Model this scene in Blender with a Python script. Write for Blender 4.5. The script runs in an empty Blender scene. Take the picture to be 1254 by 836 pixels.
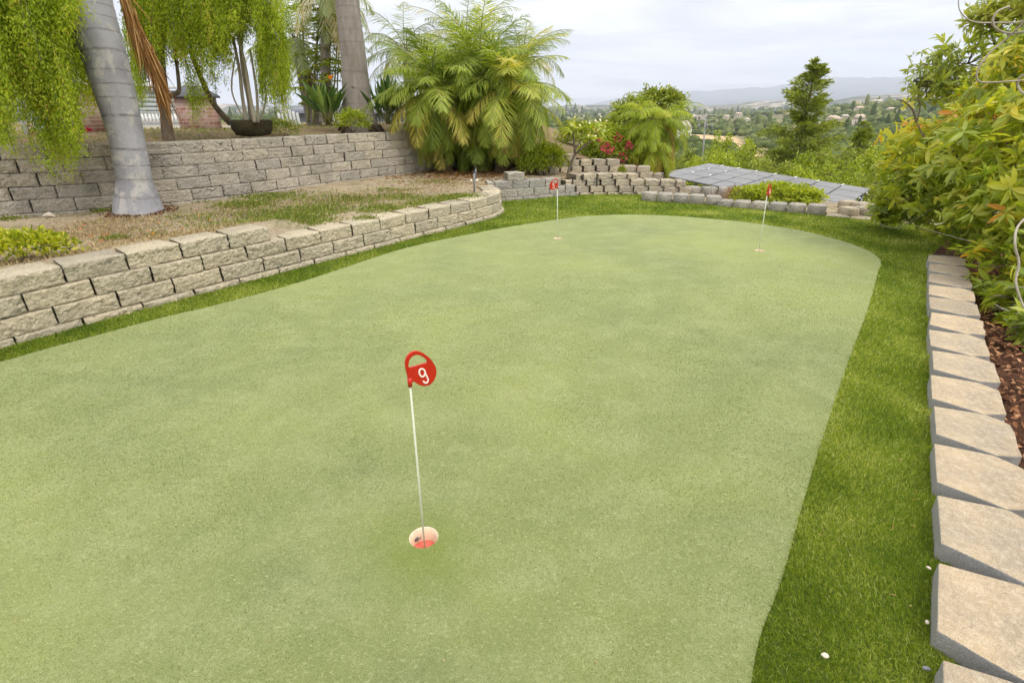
import bpy, bmesh, math, random
import numpy as np
from mathutils import Vector, noise, Matrix
R = math.radians
rng = np.random.default_rng(7)
random.seed(7)
scene = bpy.context.scene
COL = scene.collection
# ---------------------------------------------------------------- camera
TH = R(24.2); CT, ST = math.cos(TH), math.sin(TH); F = 631.0; H = 1.45
def ray(px, py):
    u = (px - 627) / F; v = (py - 418) / F
    return (u, CT - v * ST, -(ST + v * CT))
def onz(px, py, z=0.0):
    d = ray(px, py); t = (z - H) / d[2]
    return (d[0] * t, d[1] * t)
def pt(px, py, D):
    d = ray(px, py); t = D / d[1]
    return np.array((d[0] * t, D, H + d[2] * t))
cd = bpy.data.cameras.new('camera'); cam = bpy.data.objects.new('camera', cd); COL.objects.link(cam)
cam.location = (0, 0, H); cam.rotation_euler = (R(90) - TH, 0, 0)
cd.sensor_width = 36; cd.lens = 36 * F / 1254; cd.clip_start = 0.05; cd.clip_end = 60000
scene.camera = cam

# ---------------------------------------------------------------- materials
def srgb(r, g, b):
    f = lambda c: (c / 255 / 12.92) if c / 255 <= .04045 else ((c / 255 + .055) / 1.055) ** 2.4
    return (f(r), f(g), f(b), 1)
class NT:
    def __init__(s, name):
        s.m = bpy.data.materials.new(name); s.m.use_nodes = True; s.t = s.m.node_tree; s.n = s.t.nodes; s.l = s.t.links
        s.b = s.n['Principled BSDF']; s.out = s.n['Material Output']; s.b.inputs['Roughness'].default_value = .8
        s.b.inputs['Specular IOR Level'].default_value = .25
    def new(s, t, **k):
        n = s.n.new(t)
        for a, v in k.items():
            if a.startswith('i_'): n.inputs[a[2:].replace('_', ' ')].default_value = v
            else: setattr(n, a, v)
        return n
    def coord(s, scale=(1, 1, 1), kind='Object', rot=(0, 0, 0)):
        c = s.new('ShaderNodeTexCoord'); m = s.new('ShaderNodeMapping'); m.inputs['Scale'].default_value = scale
        m.inputs['Rotation'].default_value = rot
        s.l.new(c.outputs[kind], m.inputs['Vector']); return m.outputs['Vector']
    def noise(s, vec, scale, detail=4, rough=.6, dist=0):
        n = s.new('ShaderNodeTexNoise'); n.inputs['Scale'].default_value = scale; n.inputs['Detail'].default_value = detail
        n.inputs['Roughness'].default_value = rough; n.inputs['Distortion'].default_value = dist
        if vec is not None: s.l.new(vec, n.inputs['Vector'])
        return n.outputs['Fac']
    def ramp(s, fac, stops):
        r = s.new('ShaderNodeValToRGB'); e = r.color_ramp.elements
        while len(e) < len(stops): e.new(.5)
        for x, (p, c) in zip(e, stops): x.position = p; x.color = c if len(c) == 4 else (*c, 1)
        s.l.new(fac, r.inputs['Fac']); return r.outputs['Color']
    def rng(s, fac, a, b, c=0., d=1.):
        r = s.new('ShaderNodeMapRange'); r.inputs[1].default_value = a; r.inputs[2].default_value = b
        r.inputs[3].default_value = c; r.inputs[4].default_value = d; s.l.new(fac, r.inputs[0]); return r.outputs[0]
    def mix(s, fac, a, b, mode='MIX'):
        m = s.new('ShaderNodeMix', data_type='RGBA', blend_type=mode)
        for k, v in ((0, fac), (6, a), (7, b)):
            if hasattr(v, 'links'): s.l.new(v, m.inputs[k])
            else: m.inputs[k].default_value = v if not isinstance(v, tuple) or len(v) == 4 else (*v, 1)
        return m.outputs[2]
    def math(s, op, a, b=0.):
        m = s.new('ShaderNodeMath', operation=op)
        for k, v in ((0, a), (1, b)):
            if hasattr(v, 'links'): s.l.new(v, m.inputs[k])
            else: m.inputs[k].default_value = v
        return m.outputs[0]
    def attr(s, name='tint'):
        a = s.new('ShaderNodeAttribute'); a.attribute_name = name; return a.outputs['Fac']
    def color(s, c):
        if hasattr(c, 'links'): s.l.new(c, s.b.inputs['Base Color'])
        else: s.b.inputs['Base Color'].default_value = c if len(c) == 4 else (*c, 1)
        return s
    def bump(s, h, strength=.5, dist=.01):
        b = s.new('ShaderNodeBump'); b.inputs['Strength'].default_value = strength; b.inputs['Distance'].default_value = dist
        s.l.new(h, b.inputs['Height']); s.l.new(b.outputs[0], s.b.inputs['Normal']); return s
def plain(name, c, rough=.6, spec=.3, metal=0, var=.12, vs=12, bump=0):
    t = NT(name); v = t.coord()
    n = t.noise(v, vs, 5)
    t.color(t.mix(n, tuple(x * (1 - var) for x in c[:3]) + (1,), tuple(min(1, x * (1 + var)) for x in c[:3]) + (1,)))
    t.b.inputs['Roughness'].default_value = rough; t.b.inputs['Specular IOR Level'].default_value = spec; t.b.inputs['Metallic'].default_value = metal
    if bump: t.bump(t.noise(v, vs * 4, 4), bump, .01)
    return t.m
def leafmat(name, stops, trans=.35, rough=.5, spec=.35, dead=None):
    t = NT(name); c = t.ramp(t.attr(), stops)
    v = t.coord(); n = t.noise(v, 30, 3)
    c = t.mix(t.rng(n, .3, .7, 0, .35), c, t.mix(1.0, c, (1.5, 1.25, .7, 1), 'MULTIPLY'))
    t.color(c); t.b.inputs['Roughness'].default_value = rough; t.b.inputs['Specular IOR Level'].default_value = spec
    tr = t.new('ShaderNodeBsdfTranslucent'); t.l.new(t.mix(1.0, c, (1.5, 1.45, .5, 1), 'MULTIPLY'), tr.inputs['Color'])
    mx = t.new('ShaderNodeMixShader'); mx.inputs[0].default_value = trans
    t.l.new(t.b.outputs[0], mx.inputs[1]); t.l.new(tr.outputs[0], mx.inputs[2]); t.l.new(mx.outputs[0], t.out.inputs['Surface'])
    return t.m
def block_mat(name, a, b, c, moss=0.0):
    t = NT(name); v = t.coord()
    n1 = t.noise(v, 5, 6, .65); n2 = t.noise(v, 60, 5, .7); n3 = t.noise(v, 230, 3, .6); n4 = t.noise(v, 1.7, 4, .6)
    col = t.mix(t.rng(n1, .35, .68), a, b)
    col = t.mix(t.rng(n2, .52, .7, 0, .6), col, c)
    col = t.mix(t.rng(n4, .5, .75, 0, .2), col, tuple(x * .62 for x in b[:3]) + (1,))
    tint = t.attr(); col = t.mix(1.0, col, t.ramp(tint, [(0, (.82, .82, .84)), (.5, (1.02, 1.0, .97)), (1, (1.2, 1.15, 1.05))]), 'MULTIPLY')
    col = t.mix(t.rng(n3, .42, .62, .0, .22), col, t.mix(1.0, col, (.6, .6, .6, 1), 'MULTIPLY'))
    if moss:
        col = t.mix(t.rng(t.noise(v, 2.3, 5, .7), .52, .66, 0, moss), col, (.11, .12, .05, 1))
    t.color(col); t.b.inputs['Roughness'].default_value = .95; t.b.inputs['Specular IOR Level'].default_value = .12
    vo = t.new('ShaderNodeTexVoronoi', i_Scale=42.); t.l.new(v, vo.inputs['Vector'])
    h = t.math('ADD', t.math('MULTIPLY', t.noise(v, 34, 5, .7, .6), 2.2), t.math('MULTIPLY', n3, .5)); h = t.math('ADD', h, t.math('MULTIPLY', vo.outputs['Distance'], .8))
    t.bump(h, 1., .022); return t.m

M = {}
M['block'] = block_mat('split_face_block', (.82, .73, .54, 1), (.68, .60, .45, 1), (.88, .80, .63, 1))
M['block_grey'] = block_mat('weathered_block', (.72, .66, .56, 1), (.58, .53, .45, 1), (.80, .74, .64, 1), .3)
M['block_cool'] = block_mat('cool_grey_block', (.60, .565, .50, 1), (.49, .46, .41, 1), (.70, .66, .59, 1), .1)
M['block_tan'] = block_mat('warm_tan_block', (.72, .63, .49, 1), (.58, .51, .40, 1), (.80, .72, .57, 1), .05)
# edging stone: tan stained tops, grey cut sides
t = NT('edging_stone'); v = t.coord()
n1 = t.noise(v, 7, 6, .65); n2 = t.noise(v, 45, 5, .75); n3 = t.noise(v, 260, 3, .7); n5 = t.noise(v, 110, 2, .5)
top = t.mix(t.rng(n1, .36, .62), (.55, .44, .295, 1), (.42, .35, .26, 1)); top = t.mix(t.rng(n2, .48, .68, 0, .8), top, (.68, .59, .45, 1)); top = t.mix(t.rng(t.noise(v, 90, 5, .8), .55, .7, 0, .6), top, (.34, .28, .20, 1))
top = t.mix(t.rng(n5, .66, .76, 0, .7), top, (.20, .18, .15, 1))
top = t.mix(1.0, top, t.ramp(t.attr(), [(0, (.78, .79, .82)), (.5, (1, 1, 1)), (1, (1.15, 1.1, 1.02))]), 'MULTIPLY')
side = t.mix(n2, (.34, .335, .32, 1), (.46, .45, .425, 1))
g = t.new('ShaderNodeNewGeometry'); sp = t.new('ShaderNodeSeparateXYZ'); t.l.new(g.outputs['True Normal'], sp.inputs[0])
c = t.mix(t.rng(sp.outputs['Z'], .55, .8), side, top); c = t.mix(t.rng(n3, .42, .6, 0, .6), c, t.mix(1.0, c, (.55, .52, .48, 1), 'MULTIPLY')); c = t.mix(t.rng(t.noise(v, 3.1, 5, .75, .6), .55, .66, 0, .5), c, t.mix(1.0, c, (.72, .66, .58, 1), 'MULTIPLY'))
t.color(c); t.b.inputs['Roughness'].default_value = .95; t.b.inputs['Specular IOR Level'].default_value = .1
t.bump(t.math('ADD', n2, t.math('MULTIPLY', n3, .6)), .9, .008); M['edging'] = t.m

# putting green carpet
t = NT('putting_green_carpet'); v = t.coord(); vr = t.coord((1, 1.35, 1), rot=(0, 0, R(-58)))
big = t.noise(v, .55, 5, .6, .4); mid = t.noise(vr, 3.2, 6, .7); fine = t.noise(v, 260, 3, .75); fi2 = t.noise(vr, 70, 4, .7); fi3 = t.noise(v, 22, 5, .8)
A = t.mix(t.rng(big, .36, .66), (.19, .222, .09, 1), (.315, .345, .105, 1))
A = t.mix(t.rng(mid,   .44, .64, 0, .5), A, (.37, .395, .19, 1)); A = t.mix(t.rng(t.noise(v, 1.5, 6, .7, .8), .5, .68, 0, .25), A, (.19, .215, .085, 1))
A = t.mix(t.rng(fi3, .45, .7, 0, .35), A, (.19, .22, .075, 1))
A = t.mix(t.rng(fine, .45, .66, 0, .7), A, (.12, .15, .045, 1)); A = t.mix(t.rng(fi2, .55, .72, 0, .6), A, (.48, .50, .27, 1))
# trodden patch round the near cup
cup0 = onz(519, 658)
c = t.new('ShaderNodeTexCoord'); dv = t.new('ShaderNodeVectorMath', operation='DISTANCE'); dv.inputs[1].default_value = (cup0[0] - .0, cup0[1] - .07, 0)
t.l.new(c.outputs['Object'], dv.inputs[0])
dd = t.math('ADD', dv.outputs['Value'], t.math('MULTIPLY', t.noise(v, 9, 4), .3))
A = t.mix(t.rng(dd, .19, .42, .65, 0), A, (.14, .19, .02, 1))
t.color(A); t.b.inputs['Roughness'].default_value = .9; t.b.inputs['Specular IOR Level'].default_value = .15
t.b.inputs['Sheen Weight'].default_value = .25; t.b.inputs['Sheen Tint'].default_value = (.8, .9, .5, 1); t.b.inputs['Sheen Roughness'].default_value = .5
t.bump(t.math('ADD', fine, t.math('MULTIPLY', fi2, .7)), .9, .006); M['green'] = t.m
# turf backing below the long blades
t = NT('turf'); v = t.coord(); n = t.noise(v, 180, 4, .8); n2 = t.noise(v, 2.2, 5, .6); n3 = t.noise(v, 30, 4, .7)
A = t.mix(t.rng(n2, .35, .65), (.15, .22, .025, 1), (.22, .28, .05, 1)); A = t.mix(t.rng(n, .4, .65), A, (.08, .12, .012, 1)); A = t.mix(t.rng(n3, .5, .7, 0, .4), A, (.24, .28, .09, 1))
t.color(A); t.bump(n, 1, .02); M['turf'] = t.m
M['blade'] = leafmat('turf_blade', [(0, (.07, .135, .006)), (.45, (.20, .285, .022)), (.8, (.35, .415, .075)), (1, (.54, .55, .22))], .35, .5, .3)
M['fibre'] = leafmat('carpet_fibre', [(0, (.11, .15, .05)), (.5, (.25, .285, .115)), (1, (.48, .50, .29))], .25, .5, .3)
# soils
def soil(name, cols, veg=0.0, vs=3.0):
    t = NT(name); v = t.coord(); n1 = t.noise(v, 1.6, 5, .65); n2 = t.noise(v, 14, 6, .75); n3 = t.noise(v, 90, 4, .7)
    c = t.mix(t.rng(n1, .35, .62), cols[0], cols[1]); c = t.mix(t.rng(n2, .45, .68, 0, .8), c, cols[2]); c = t.mix(t.rng(n3, .5, .68, 0, .7), c, cols[3])
    if veg: c = t.mix(t.rng(t.noise(v, vs, 5, .7), .52, .62, 0, veg), c, (.15, .19, .045, 1))
    t.color(c); t.b.inputs['Roughness'].default_value = 1; t.b.inputs['Specular IOR Level'].default_value = .08
    t.bump(t.math('ADD', n2, n3), .8, .02); return t.m
M['soil'] = soil('dry_soil', [(.47, .37, .25, 1), (.34, .27, .19, 1), (.60, .50, .35, 1), (.22, .165, .115, 1)], .45)
M['soil_up'] = soil('upper_soil', [(.26, .18, .10, 1), (.20, .15, .09, 1), (.36, .28, .17, 1), (.12, .08, .05, 1)], .6)
M['mulch'] = soil('mulch_bed', [(.12, .06, .035, 1), (.08, .04, .025, 1), (.17, .09, .05, 1), (.03, .018, .012, 1)])
M['chip'] = leafmat('bark_chip', [(0, (.07, .03, .018)), (.5, (.22, .10, .05)), (1, (.42, .24, .13))], .0, .8, .15)
# terrain
t = NT('terrain'); v = t.coord()
n1 = t.noise(v, .012, 6, .7); n2 = t.noise(v, .1, 6, .7); n3 = t.noise(v, .9, 5, .7); n4 = t.noise(v, .003, 8, .75)
c = t.mix(t.rng(n2, .38, .62), (.085, .105, .04, 1), (.26, .22, .13, 1)); c = t.mix(t.rng(n3, .5, .7, 0, .6), c, (.12, .15, .05, 1))
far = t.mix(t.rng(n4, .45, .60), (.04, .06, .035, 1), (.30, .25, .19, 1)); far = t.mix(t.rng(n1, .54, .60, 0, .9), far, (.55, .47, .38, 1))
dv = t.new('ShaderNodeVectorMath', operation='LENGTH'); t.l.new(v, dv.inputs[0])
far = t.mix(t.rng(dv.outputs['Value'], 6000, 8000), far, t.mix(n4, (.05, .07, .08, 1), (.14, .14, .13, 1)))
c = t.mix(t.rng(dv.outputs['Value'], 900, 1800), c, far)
c = t.mix(t.attr('field'), c, t.mix(n2, (.50, .33, .17, 1), (.58, .42, .25, 1)))
t.color(c); t.b.inputs['Roughness'].default_value = 1; t.b.inputs['Specular IOR Level'].default_value = .05; M['terrain'] = t.m

G = lambda a, b, c_, d=None: [(0, a), (.5, b), (1, c_)]
M['willow'] = leafmat('weeping_leaf', [(0, (.12, .21, .012)), (.5, (.34, .455, .03)), (.85, (.50, .59, .08)), (1, (.50, .38, .10))], .5)
M['palm'] = leafmat('palm_leaf', [(0, (.09, .15, .02)), (.4, (.23, .33, .045)), (.75, (.42, .48, .10)), (1, (.62, .54, .17))], .42)
M['palm_bright'] = leafmat('bright_palm_leaf', [(0, (.17, .25, .02)), (.5, (.36, .46, .045)), (.8, (.50, .54, .075)), (1, (.58, .38, .10))], .45)
M['palm_silver'] = leafmat('silver_palm_leaf', [(0, (.17, .22, .13)), (.5, (.30, .38, .20)), (.8, (.46, .50, .33)), (1, (.55, .46, .31))], .35)
M['straw'] = leafmat('straw', [(0, (.16, .12, .07)), (.5, (.38, .30, .19)), (1, (.62, .54, .38))], .15, .9, .05)
M['dead'] = leafmat('dead_frond', [(0, (.12, .06, .02)), (.5, (.30, .16, .06)), (1, (.52, .36, .19))], .2, .8, .1)
M['shrub_big'] = leafmat('glossy_shrub_leaf', [(0, (.09, .14, .018)), (.3, (.20, .28, .035)), (.62, (.36, .42, .06)), (.86, (.54, .53, .08)), (.97, (.60, .50, .07)), (1, (.60, .28, .05))], .42, .38, .45)
M['mango'] = leafmat('dark_tree_leaf', [(0, (.07, .11, .02)), (.5, (.24, .31, .06)), (1, (.46, .50, .12))], .45, .4, .4)
M['shrub'] = leafmat('shrub_leaf', [(0, (.08, .13, .012)), (.5, (.23, .31, .03)), (1, (.46, .52, .07))], .4)
M['olive'] = leafmat('olive_leaf', [(0, (.09, .13, .02)), (.5, (.23, .29, .05)), (1, (.42, .47, .12))], .35)
M['lime'] = leafmat('lime_leaf', [(0, (.14, .20, .01)), (.5, (.32, .38, .02)), (.9, (.50, .50, .06)), (1, (.62, .58, .15))], .4)
M['conifer'] = leafmat('conifer_needles', [(0, (.08, .10, .015)), (.5, (.25, .32, .055)), (1, (.44, .51, .12))], .3)
M['sword'] = leafmat('sword_leaf', [(0, (.03, .07, .02)), (.5, (.08, .15, .04)), (1, (.20, .29, .09))], .25, .35, .5)
M['wood_far'] = leafmat('far_woodland', [(0, (.04, .06, .022)), (.5, (.085, .115, .04)), (.85, (.16, .185, .07)), (1, (.30, .27, .16))], .0, .9, .05)
M['petal_red'] = leafmat('red_petal', [(0, (.40, .02, .09)), (.6, (.55, .06, .18)), (1, (.58, .14, .08))], .3)
M['petal_orange'] = leafmat('orange_petal', [(0, (.70, .16, .01)), (1, (.85, .32, .04))], .3)
M['petal_white'] = leafmat('white_petal', [(0, (.75, .72, .45)), (1, (.85, .84, .7))], .3)
M['weed'] = leafmat('weed_leaf', [(0, (.08, .13, .015)), (.5, (.17, .24, .03)), (.8, (.32, .33, .10)), (1, (.50, .42, .24))], .3)
def bark(name, a, b, sc=(8, 8, 2), bs=.6):
    t = NT(name); v = t.coord(sc); n = t.noise(v, 3, 7, .75); n2 = t.noise(t.coord(), 40, 4)
    t.color(t.mix(t.rng(n, .35, .65), a, b)); t.bump(t.math('ADD', n, n2), bs, .02); t.b.inputs['Roughness'].default_value = .9; return t.m
M['bark'] = bark('brown_bark', (.10, .07, .05, 1), (.24, .19, .14, 1)); M['bark_pale'] = bark('pale_bark', (.30, .26, .20, 1), (.46, .41, .33, 1), (10, 10, 3), .3)
M['stem_green'] = bark('green_stem', (.14, .15, .05, 1), (.28, .27, .10, 1))
M['boot'] = bark('palm_boot', (.05, .035, .02, 1), (.16, .11, .06, 1), (14, 14, 14), 1)
# ringed palm trunk
t = NT('ringed_palm_trunk'); v = t.coord(); vv = t.coord((4, 4, 3)); n = t.noise(vv, 1.3, 6, .65, .5); n2 = t.noise(v, 2.2, 4, .6); n3 = t.noise(v, 90, 4, .7); n4 = t.noise(t.coord((5, 5, 30)), 3, 4, .7)
c = t.mix(t.rng(n2, .35, .65), (.27, .265, .285, 1), (.41, .405, .43, 1)); c = t.mix(t.rng(n, .52, .60, 0, .7), c, (.56, .53, .49, 1)); c = t.mix(t.rng(t.noise(t.coord((9, 9, 14)), 1.3, 5, .8, 1.), .60, .70, 0, .8), c, (.19, .165, .14, 1))
c = t.mix(t.rng(n3, .55, .75, 0, .35), c, (.17, .15, .13, 1)); c = t.mix(t.math('MULTIPLY', t.attr('ring'), t.rng(n4, .40, .58, .2, .95)), c, (.11, .095, .08, 1))
c = t.mix(t.rng(t.noise(t.coord((16, 16, .9)), 2.5, 4, .7), .60, .72, 0, .55), c, (.16, .145, .135, 1)); t.color(c); t.bump(t.math('ADD', n, n3), .6, .015); M['trunk'] = t.m
t = NT('grey_palm_trunk'); v = t.coord(); n = t.noise(t.coord((6, 6, 1.5)), 2, 6, .7); n3 = t.noise(v, 70, 4, .7)
c = t.mix(t.rng(n, .35, .65), (.22, .19, .165, 1), (.33, .29, .26, 1)); c = t.mix(t.math('MULTIPLY', t.attr('ring'), .45), c, (.11, .09, .07, 1)); c = t.mix(t.rng(n3, .5, .7, 0, .3), c, (.12, .10, .08, 1))
t.color(c); t.bump(t.math('ADD', n, n3), .4, .01); M['trunk2'] = t.m
M['red'] = plain('red_plastic', (.50, .022, .008), .32, .5, var=.05, vs=40)
M['white'] = plain('white_plastic', (.80, .74, .62), .4, .4, var=.04)
M['digit'] = plain('white_paint', (.86, .80, .70), .5, .3, var=.03)
M['pole'] = plain('white_fibreglass', (.62, .64, .50), .4, .4, var=.06)
M['cup'] = plain('cream_cup', (.80, .67, .49), .5, .3, var=.06, vs=60)
M['cupred'] = plain('pink_cup_floor', (.70, .16, .12), .5, .3, var=.06, vs=60)
M['black'] = plain('black_metal', (.03, .03, .035), .45, .4)
M['grey_metal'] = plain('grey_metal', (.22, .22, .23), .4, .4, metal=.3)
M['white_paint'] = plain('outdoor_white_paint', (.80, .80, .78), .5, .3)
t = NT('brick'); v = t.coord(rot=(R(90), 0, 0)); b = t.new('ShaderNodeTexBrick', i_Scale=4.2, i_Mortar_Size=.02); t.l.new(v, b.inputs['Vector'])
b.inputs['Color1'].default_value = (.38, .16, .12, 1); b.inputs['Color2'].default_value = (.52, .36, .30, 1); b.inputs['Mortar'].default_value = (.55, .48, .42, 1)
t.color(t.mix(t.rng(t.noise(t.coord(), 9, 4), .45, .7, 0, .5), b.outputs[0], (.62, .50, .44, 1))); t.bump(b.outputs['Fac'], -.5, .01); M['brick'] = t.m
M['cap'] = plain('slate_cap', (.13, .13, .15), .8, .2, vs=20, bump=.4)
M['siding'] = plain('pale_grey_siding', (.42, .47, .48), .7, .2, vs=2)
M['roof'] = plain('grey_roof', (.26, .27, .30), .8, .2, vs=8, bump=.5)
M['concrete'] = plain('pale_concrete', (.50, .45, .37), .9, .1, vs=4, bump=.3)
M['stucco'] = plain('cream_stucco', (.62, .55, .45), .9, .1, var=.05); M['tile'] = plain('terracotta_roof', (.50, .40, .31), .9, .1, vs=.5)
M['window'] = plain('dark_glass', (.03, .035, .045), .15, .6)
M['basket'] = bark('root_basket', (.025, .02, .012, 1), (.11, .09, .045, 1), (16, 16, 30), 1)
M['wood_pole'] = plain('weathered_pole', (.34, .33, .31), .8, .1); M['pebble'] = plain('pebble', (.62, .54, .44), .8, .2, vs=80, bump=.3)
# solar cells
t = NT('solar_glass'); v = t.coord((1, 1, 1), 'Generated'); b = t.new('ShaderNodeTexBrick', offset=0.0, i_Scale=1.0, i_Mortar_Size=.012); b.inputs['Brick Width'].default_value = 1 / 6; b.inputs['Row Height'].default_value = 1 / 10
t.l.new(v, b.inputs['Vector']); b.inputs['Color1'].default_value = (.15, .145, .135, 1); b.inputs['Color2'].default_value = (.17, .165, .155, 1); b.inputs['Mortar'].default_value = (.13, .13, .13, 1)
n = t.noise(t.coord(), 1.3, 4); t.color(t.mix(t.rng(n, .4, .7, 0, .5), b.outputs[0], (.24, .23, .21, 1))); t.b.inputs['Roughness'].default_value = .42; t.b.inputs['Specular IOR Level'].default_value = .5
M['solar'] = t.m; M['alu'] = plain('aluminium', (.55, .56, .58), .4, .5, metal=.6)

# ---------------------------------------------------------------- mesh builder
class MB:
    def __init__(s): s.v = []; s.f = {}; s.a = []; s.r = []; s.n = 0; s.ring = False
    def add(s, V, faces, tint=.5, ring=None):
        V = np.asarray(V, float).reshape(-1, 3); k = len(V)
        for fa in faces:
            fa = np.asarray(fa, int)
            if fa.size: s.f.setdefault(fa.shape[1], []).append(fa + s.n)
        s.v.append(V); s.a.append(np.broadcast_to(np.asarray(tint, float), (k,)).copy())
        s.r.append(np.zeros(k) if ring is None else np.asarray(ring, float)); s.n += k
        return s
    def box(s, c, d, rz=0., tint=.5, bev=0.):
        x, y, z = (q / 2 for q in d)
        V = np.array([(i * x, j * y, k * z) for k in (-1, 1) for i, j in ((-1, -1), (1, -1), (1, 1), (-1, 1))])
        ca, sa = math.cos(rz), math.sin(rz); V = np.c_[V[:, 0] * ca - V[:, 1] * sa, V[:, 0] * sa + V[:, 1] * ca, V[:, 2]] + np.array(c)
        return s.add(V, [[(0, 3, 2, 1), (4, 5, 6, 7), (0, 1, 5, 4), (1, 2, 6, 5), (2, 3, 7, 6), (3, 0, 4, 7)]], tint)
    def prism(s, poly, z0, z1, tint=.5):
        n = len(poly); V = [(x, y, z0) for x, y in poly] + [(x, y, z1) for x, y in poly]
        s.add(V, [[(i, (i + 1) % n, n + (i + 1) % n, n + i) for i in range(n)], [list(range(n - 1, -1, -1))], [list(range(n, 2 * n))]], tint); return s
    def tube(s, pts, rad, n=8, tint=.5, cap=True, ring=None, wob=0):
        P = np.asarray(pts, float); m = len(P); rad = np.broadcast_to(np.asarray(rad, float), (m,))
        T = np.gradient(P, axis=0); T /= np.linalg.norm(T, axis=1)[:, None] + 1e-9
        up = np.array((0, 0, 1.)) if abs(T[0][2]) < .9 else np.array((1., 0, 0)); V = []; 
        u = np.cross(T[0], up); u /= np.linalg.norm(u)
        for i in range(m):
            u = u - T[i] * np.dot(u, T[i]); u /= np.linalg.norm(u) + 1e-9; w = np.cross(T[i], u)
            for k in range(n):
                a = 2 * math.pi * k / n; r = rad[i] * (1 + (wob * noise.noise(Vector(P[i] * 3) + Vector((k, 0, 0))) if wob else 0))
                V.append(P[i] + (u * math.cos(a) + w * math.sin(a)) * r)
        q = [(i * n + k, i * n + (k + 1) % n, (i + 1) * n + (k + 1) % n, (i + 1) * n + k) for i in range(m - 1) for k in range(n)]
        fs = [q]
        if cap: fs += [[list(range(n - 1, -1, -1))], [[(m - 1) * n + k for k in range(n)]]]
        return s.add(V, fs, tint, None if ring is None else np.repeat(ring, n))
    def leaves(s, P, D, N, L, W, tint, fold=.25, bend=.15, kind=4):
        P = np.asarray(P, float); D = np.asarray(D, float); n = len(P)
        if n == 0: return s
        D = D / (np.linalg.norm(D, axis=1)[:, None] + 1e-9); N = np.asarray(N, float); S = np.cross(D, N); S /= np.linalg.norm(S, axis=1)[:, None] + 1e-9
        N = np.cross(S, D); L = np.broadcast_to(L, (n,))[:, None]; W = np.broadcast_to(W, (n,))[:, None]; tint = np.broadcast_to(tint, (n,))
        if kind == 3:
            V = np.stack([P - S * W / 2, P + S * W / 2, P + D * L + N * L * bend], 1); fc = [(0, 1, 2)]
        elif kind == 4:
            V = np.stack([P, P + D * L * .45 + S * W / 2 + N * W * fold, P + D * L * .45 - S * W / 2 + N * W * fold, P + D * L - N * L * bend], 1)
            fc = [(0, 3, 1), (0, 2, 3)]
        elif kind == 5:   # strap: base, 2 mid pairs, tip
            V = np.stack([P - S * W * .3, P + S * W * .3, P + D * L * .5 + S * W / 2 - N * L * bend * .3, P + D * L * .5 - S * W / 2 - N * L * bend * .3, P + D * L - N * L * bend], 1)
            fc = None
        else:
            def q(a, w, z): return P + D * L * a + S * W * w + N * (W * abs(w) * fold * 2 - L * bend * a * a)
            V = np.stack([q(0, 0, 0), q(.3, .42, 0), q(.3, 0, 0), q(.3, -.42, 0), q(.65, .46, 0), q(.65, 0, 0), q(.65, -.46, 0), q(1, 0, 0)], 1)
            fc = None
        k = V.shape[1]; off = (np.arange(n) * k)[:, None]
        if kind == 5: fs = [np.array([[0, 1, 2, 3]]) + off, np.array([[3, 2, 4]]) + off]
        elif kind == 8:
            fs = [np.concatenate([np.array([a]) + off for a in ((0, 2, 1), (0, 3, 2), (4, 5, 7), (5, 6, 7))]), np.concatenate([np.array([a]) + off for a in ((1, 2, 5, 4), (2, 3, 6, 5))])]
        else: fs = [np.concatenate([np.array([a]) + off for a in fc])]
        return s.add(V.reshape(-1, 3), fs, np.repeat(tint, k))
    def build(s, name, mat, parent=None, smooth=False, origin=None):
        me = bpy.data.meshes.new(name); V = np.concatenate(s.v) if s.v else np.zeros((0, 3))
        V = V.copy(); o0 = np.array(origin if origin is not None else (0, 0, 0), float); V -= o0
        me.vertices.add(len(V)); me.vertices.foreach_set('co', V.ravel())
        idx = []; st = []; tot = []; c = 0
        for k, L in s.f.items():
            Fk = np.concatenate(L); idx.append(Fk.ravel()); st.append(c + np.arange(len(Fk)) * k); tot.append(np.full(len(Fk), k)); c += Fk.size
        idx = np.concatenate(idx); st = np.concatenate(st); tot = np.concatenate(tot)
        me.loops.add(len(idx)); me.loops.foreach_set('vertex_index', idx.astype(np.int32))
        me.polygons.add(len(st)); me.polygons.foreach_set('loop_start', st.astype(np.int32)); me.polygons.foreach_set('loop_total', tot.astype(np.int32))
        if smooth: me.polygons.foreach_set('use_smooth', np.ones(len(st), bool))
        a = me.attributes.new('tint', 'FLOAT', 'POINT'); a.data.foreach_set('value', np.concatenate(s.a).astype(np.float32))
        rr = np.concatenate(s.r)
        if rr.any(): a = me.attributes.new('ring', 'FLOAT', 'POINT'); a.data.foreach_set('value', rr.astype(np.float32))
        me.update(calc_edges=True); me.validate()
        me.materials.append(mat); ob = bpy.data.objects.new(name, me); COL.objects.link(ob); ob.location = o0
        if parent is not None:
            ob.parent = parent; ob.location = o0 - np.array(parent.location) if origin is not None else -np.array(parent.location)
        return ob
def tag(o, label, cat, group=None, kind=None):
    o['label'] = label
    if cat: o['category'] = cat
    if group: o['group'] = group
    if kind: o['kind'] = kind
    return o
def thing(name, label, cat, loc=(0, 0, 0), group=None):
    o = bpy.data.objects.new(name, None); COL.objects.link(o); o.location = tuple(float(q) for q in loc); o.empty_display_size = .1
    return tag(o, label, cat, group)
def copy_thing(o, loc, label=None, rz=None, sc=None):
    r = o.copy(); COL.objects.link(r); r.location = loc
    if label: r['label'] = label
    if rz is not None: r.rotation_euler.z = rz
    if sc is not None: r.scale = (sc, sc, sc)
    for ch in list(o.children):
        c = ch.copy(); COL.objects.link(c); c.parent = r
        for g in ch.children:
            d = g.copy(); COL.objects.link(d); d.parent = c
    return r
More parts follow.
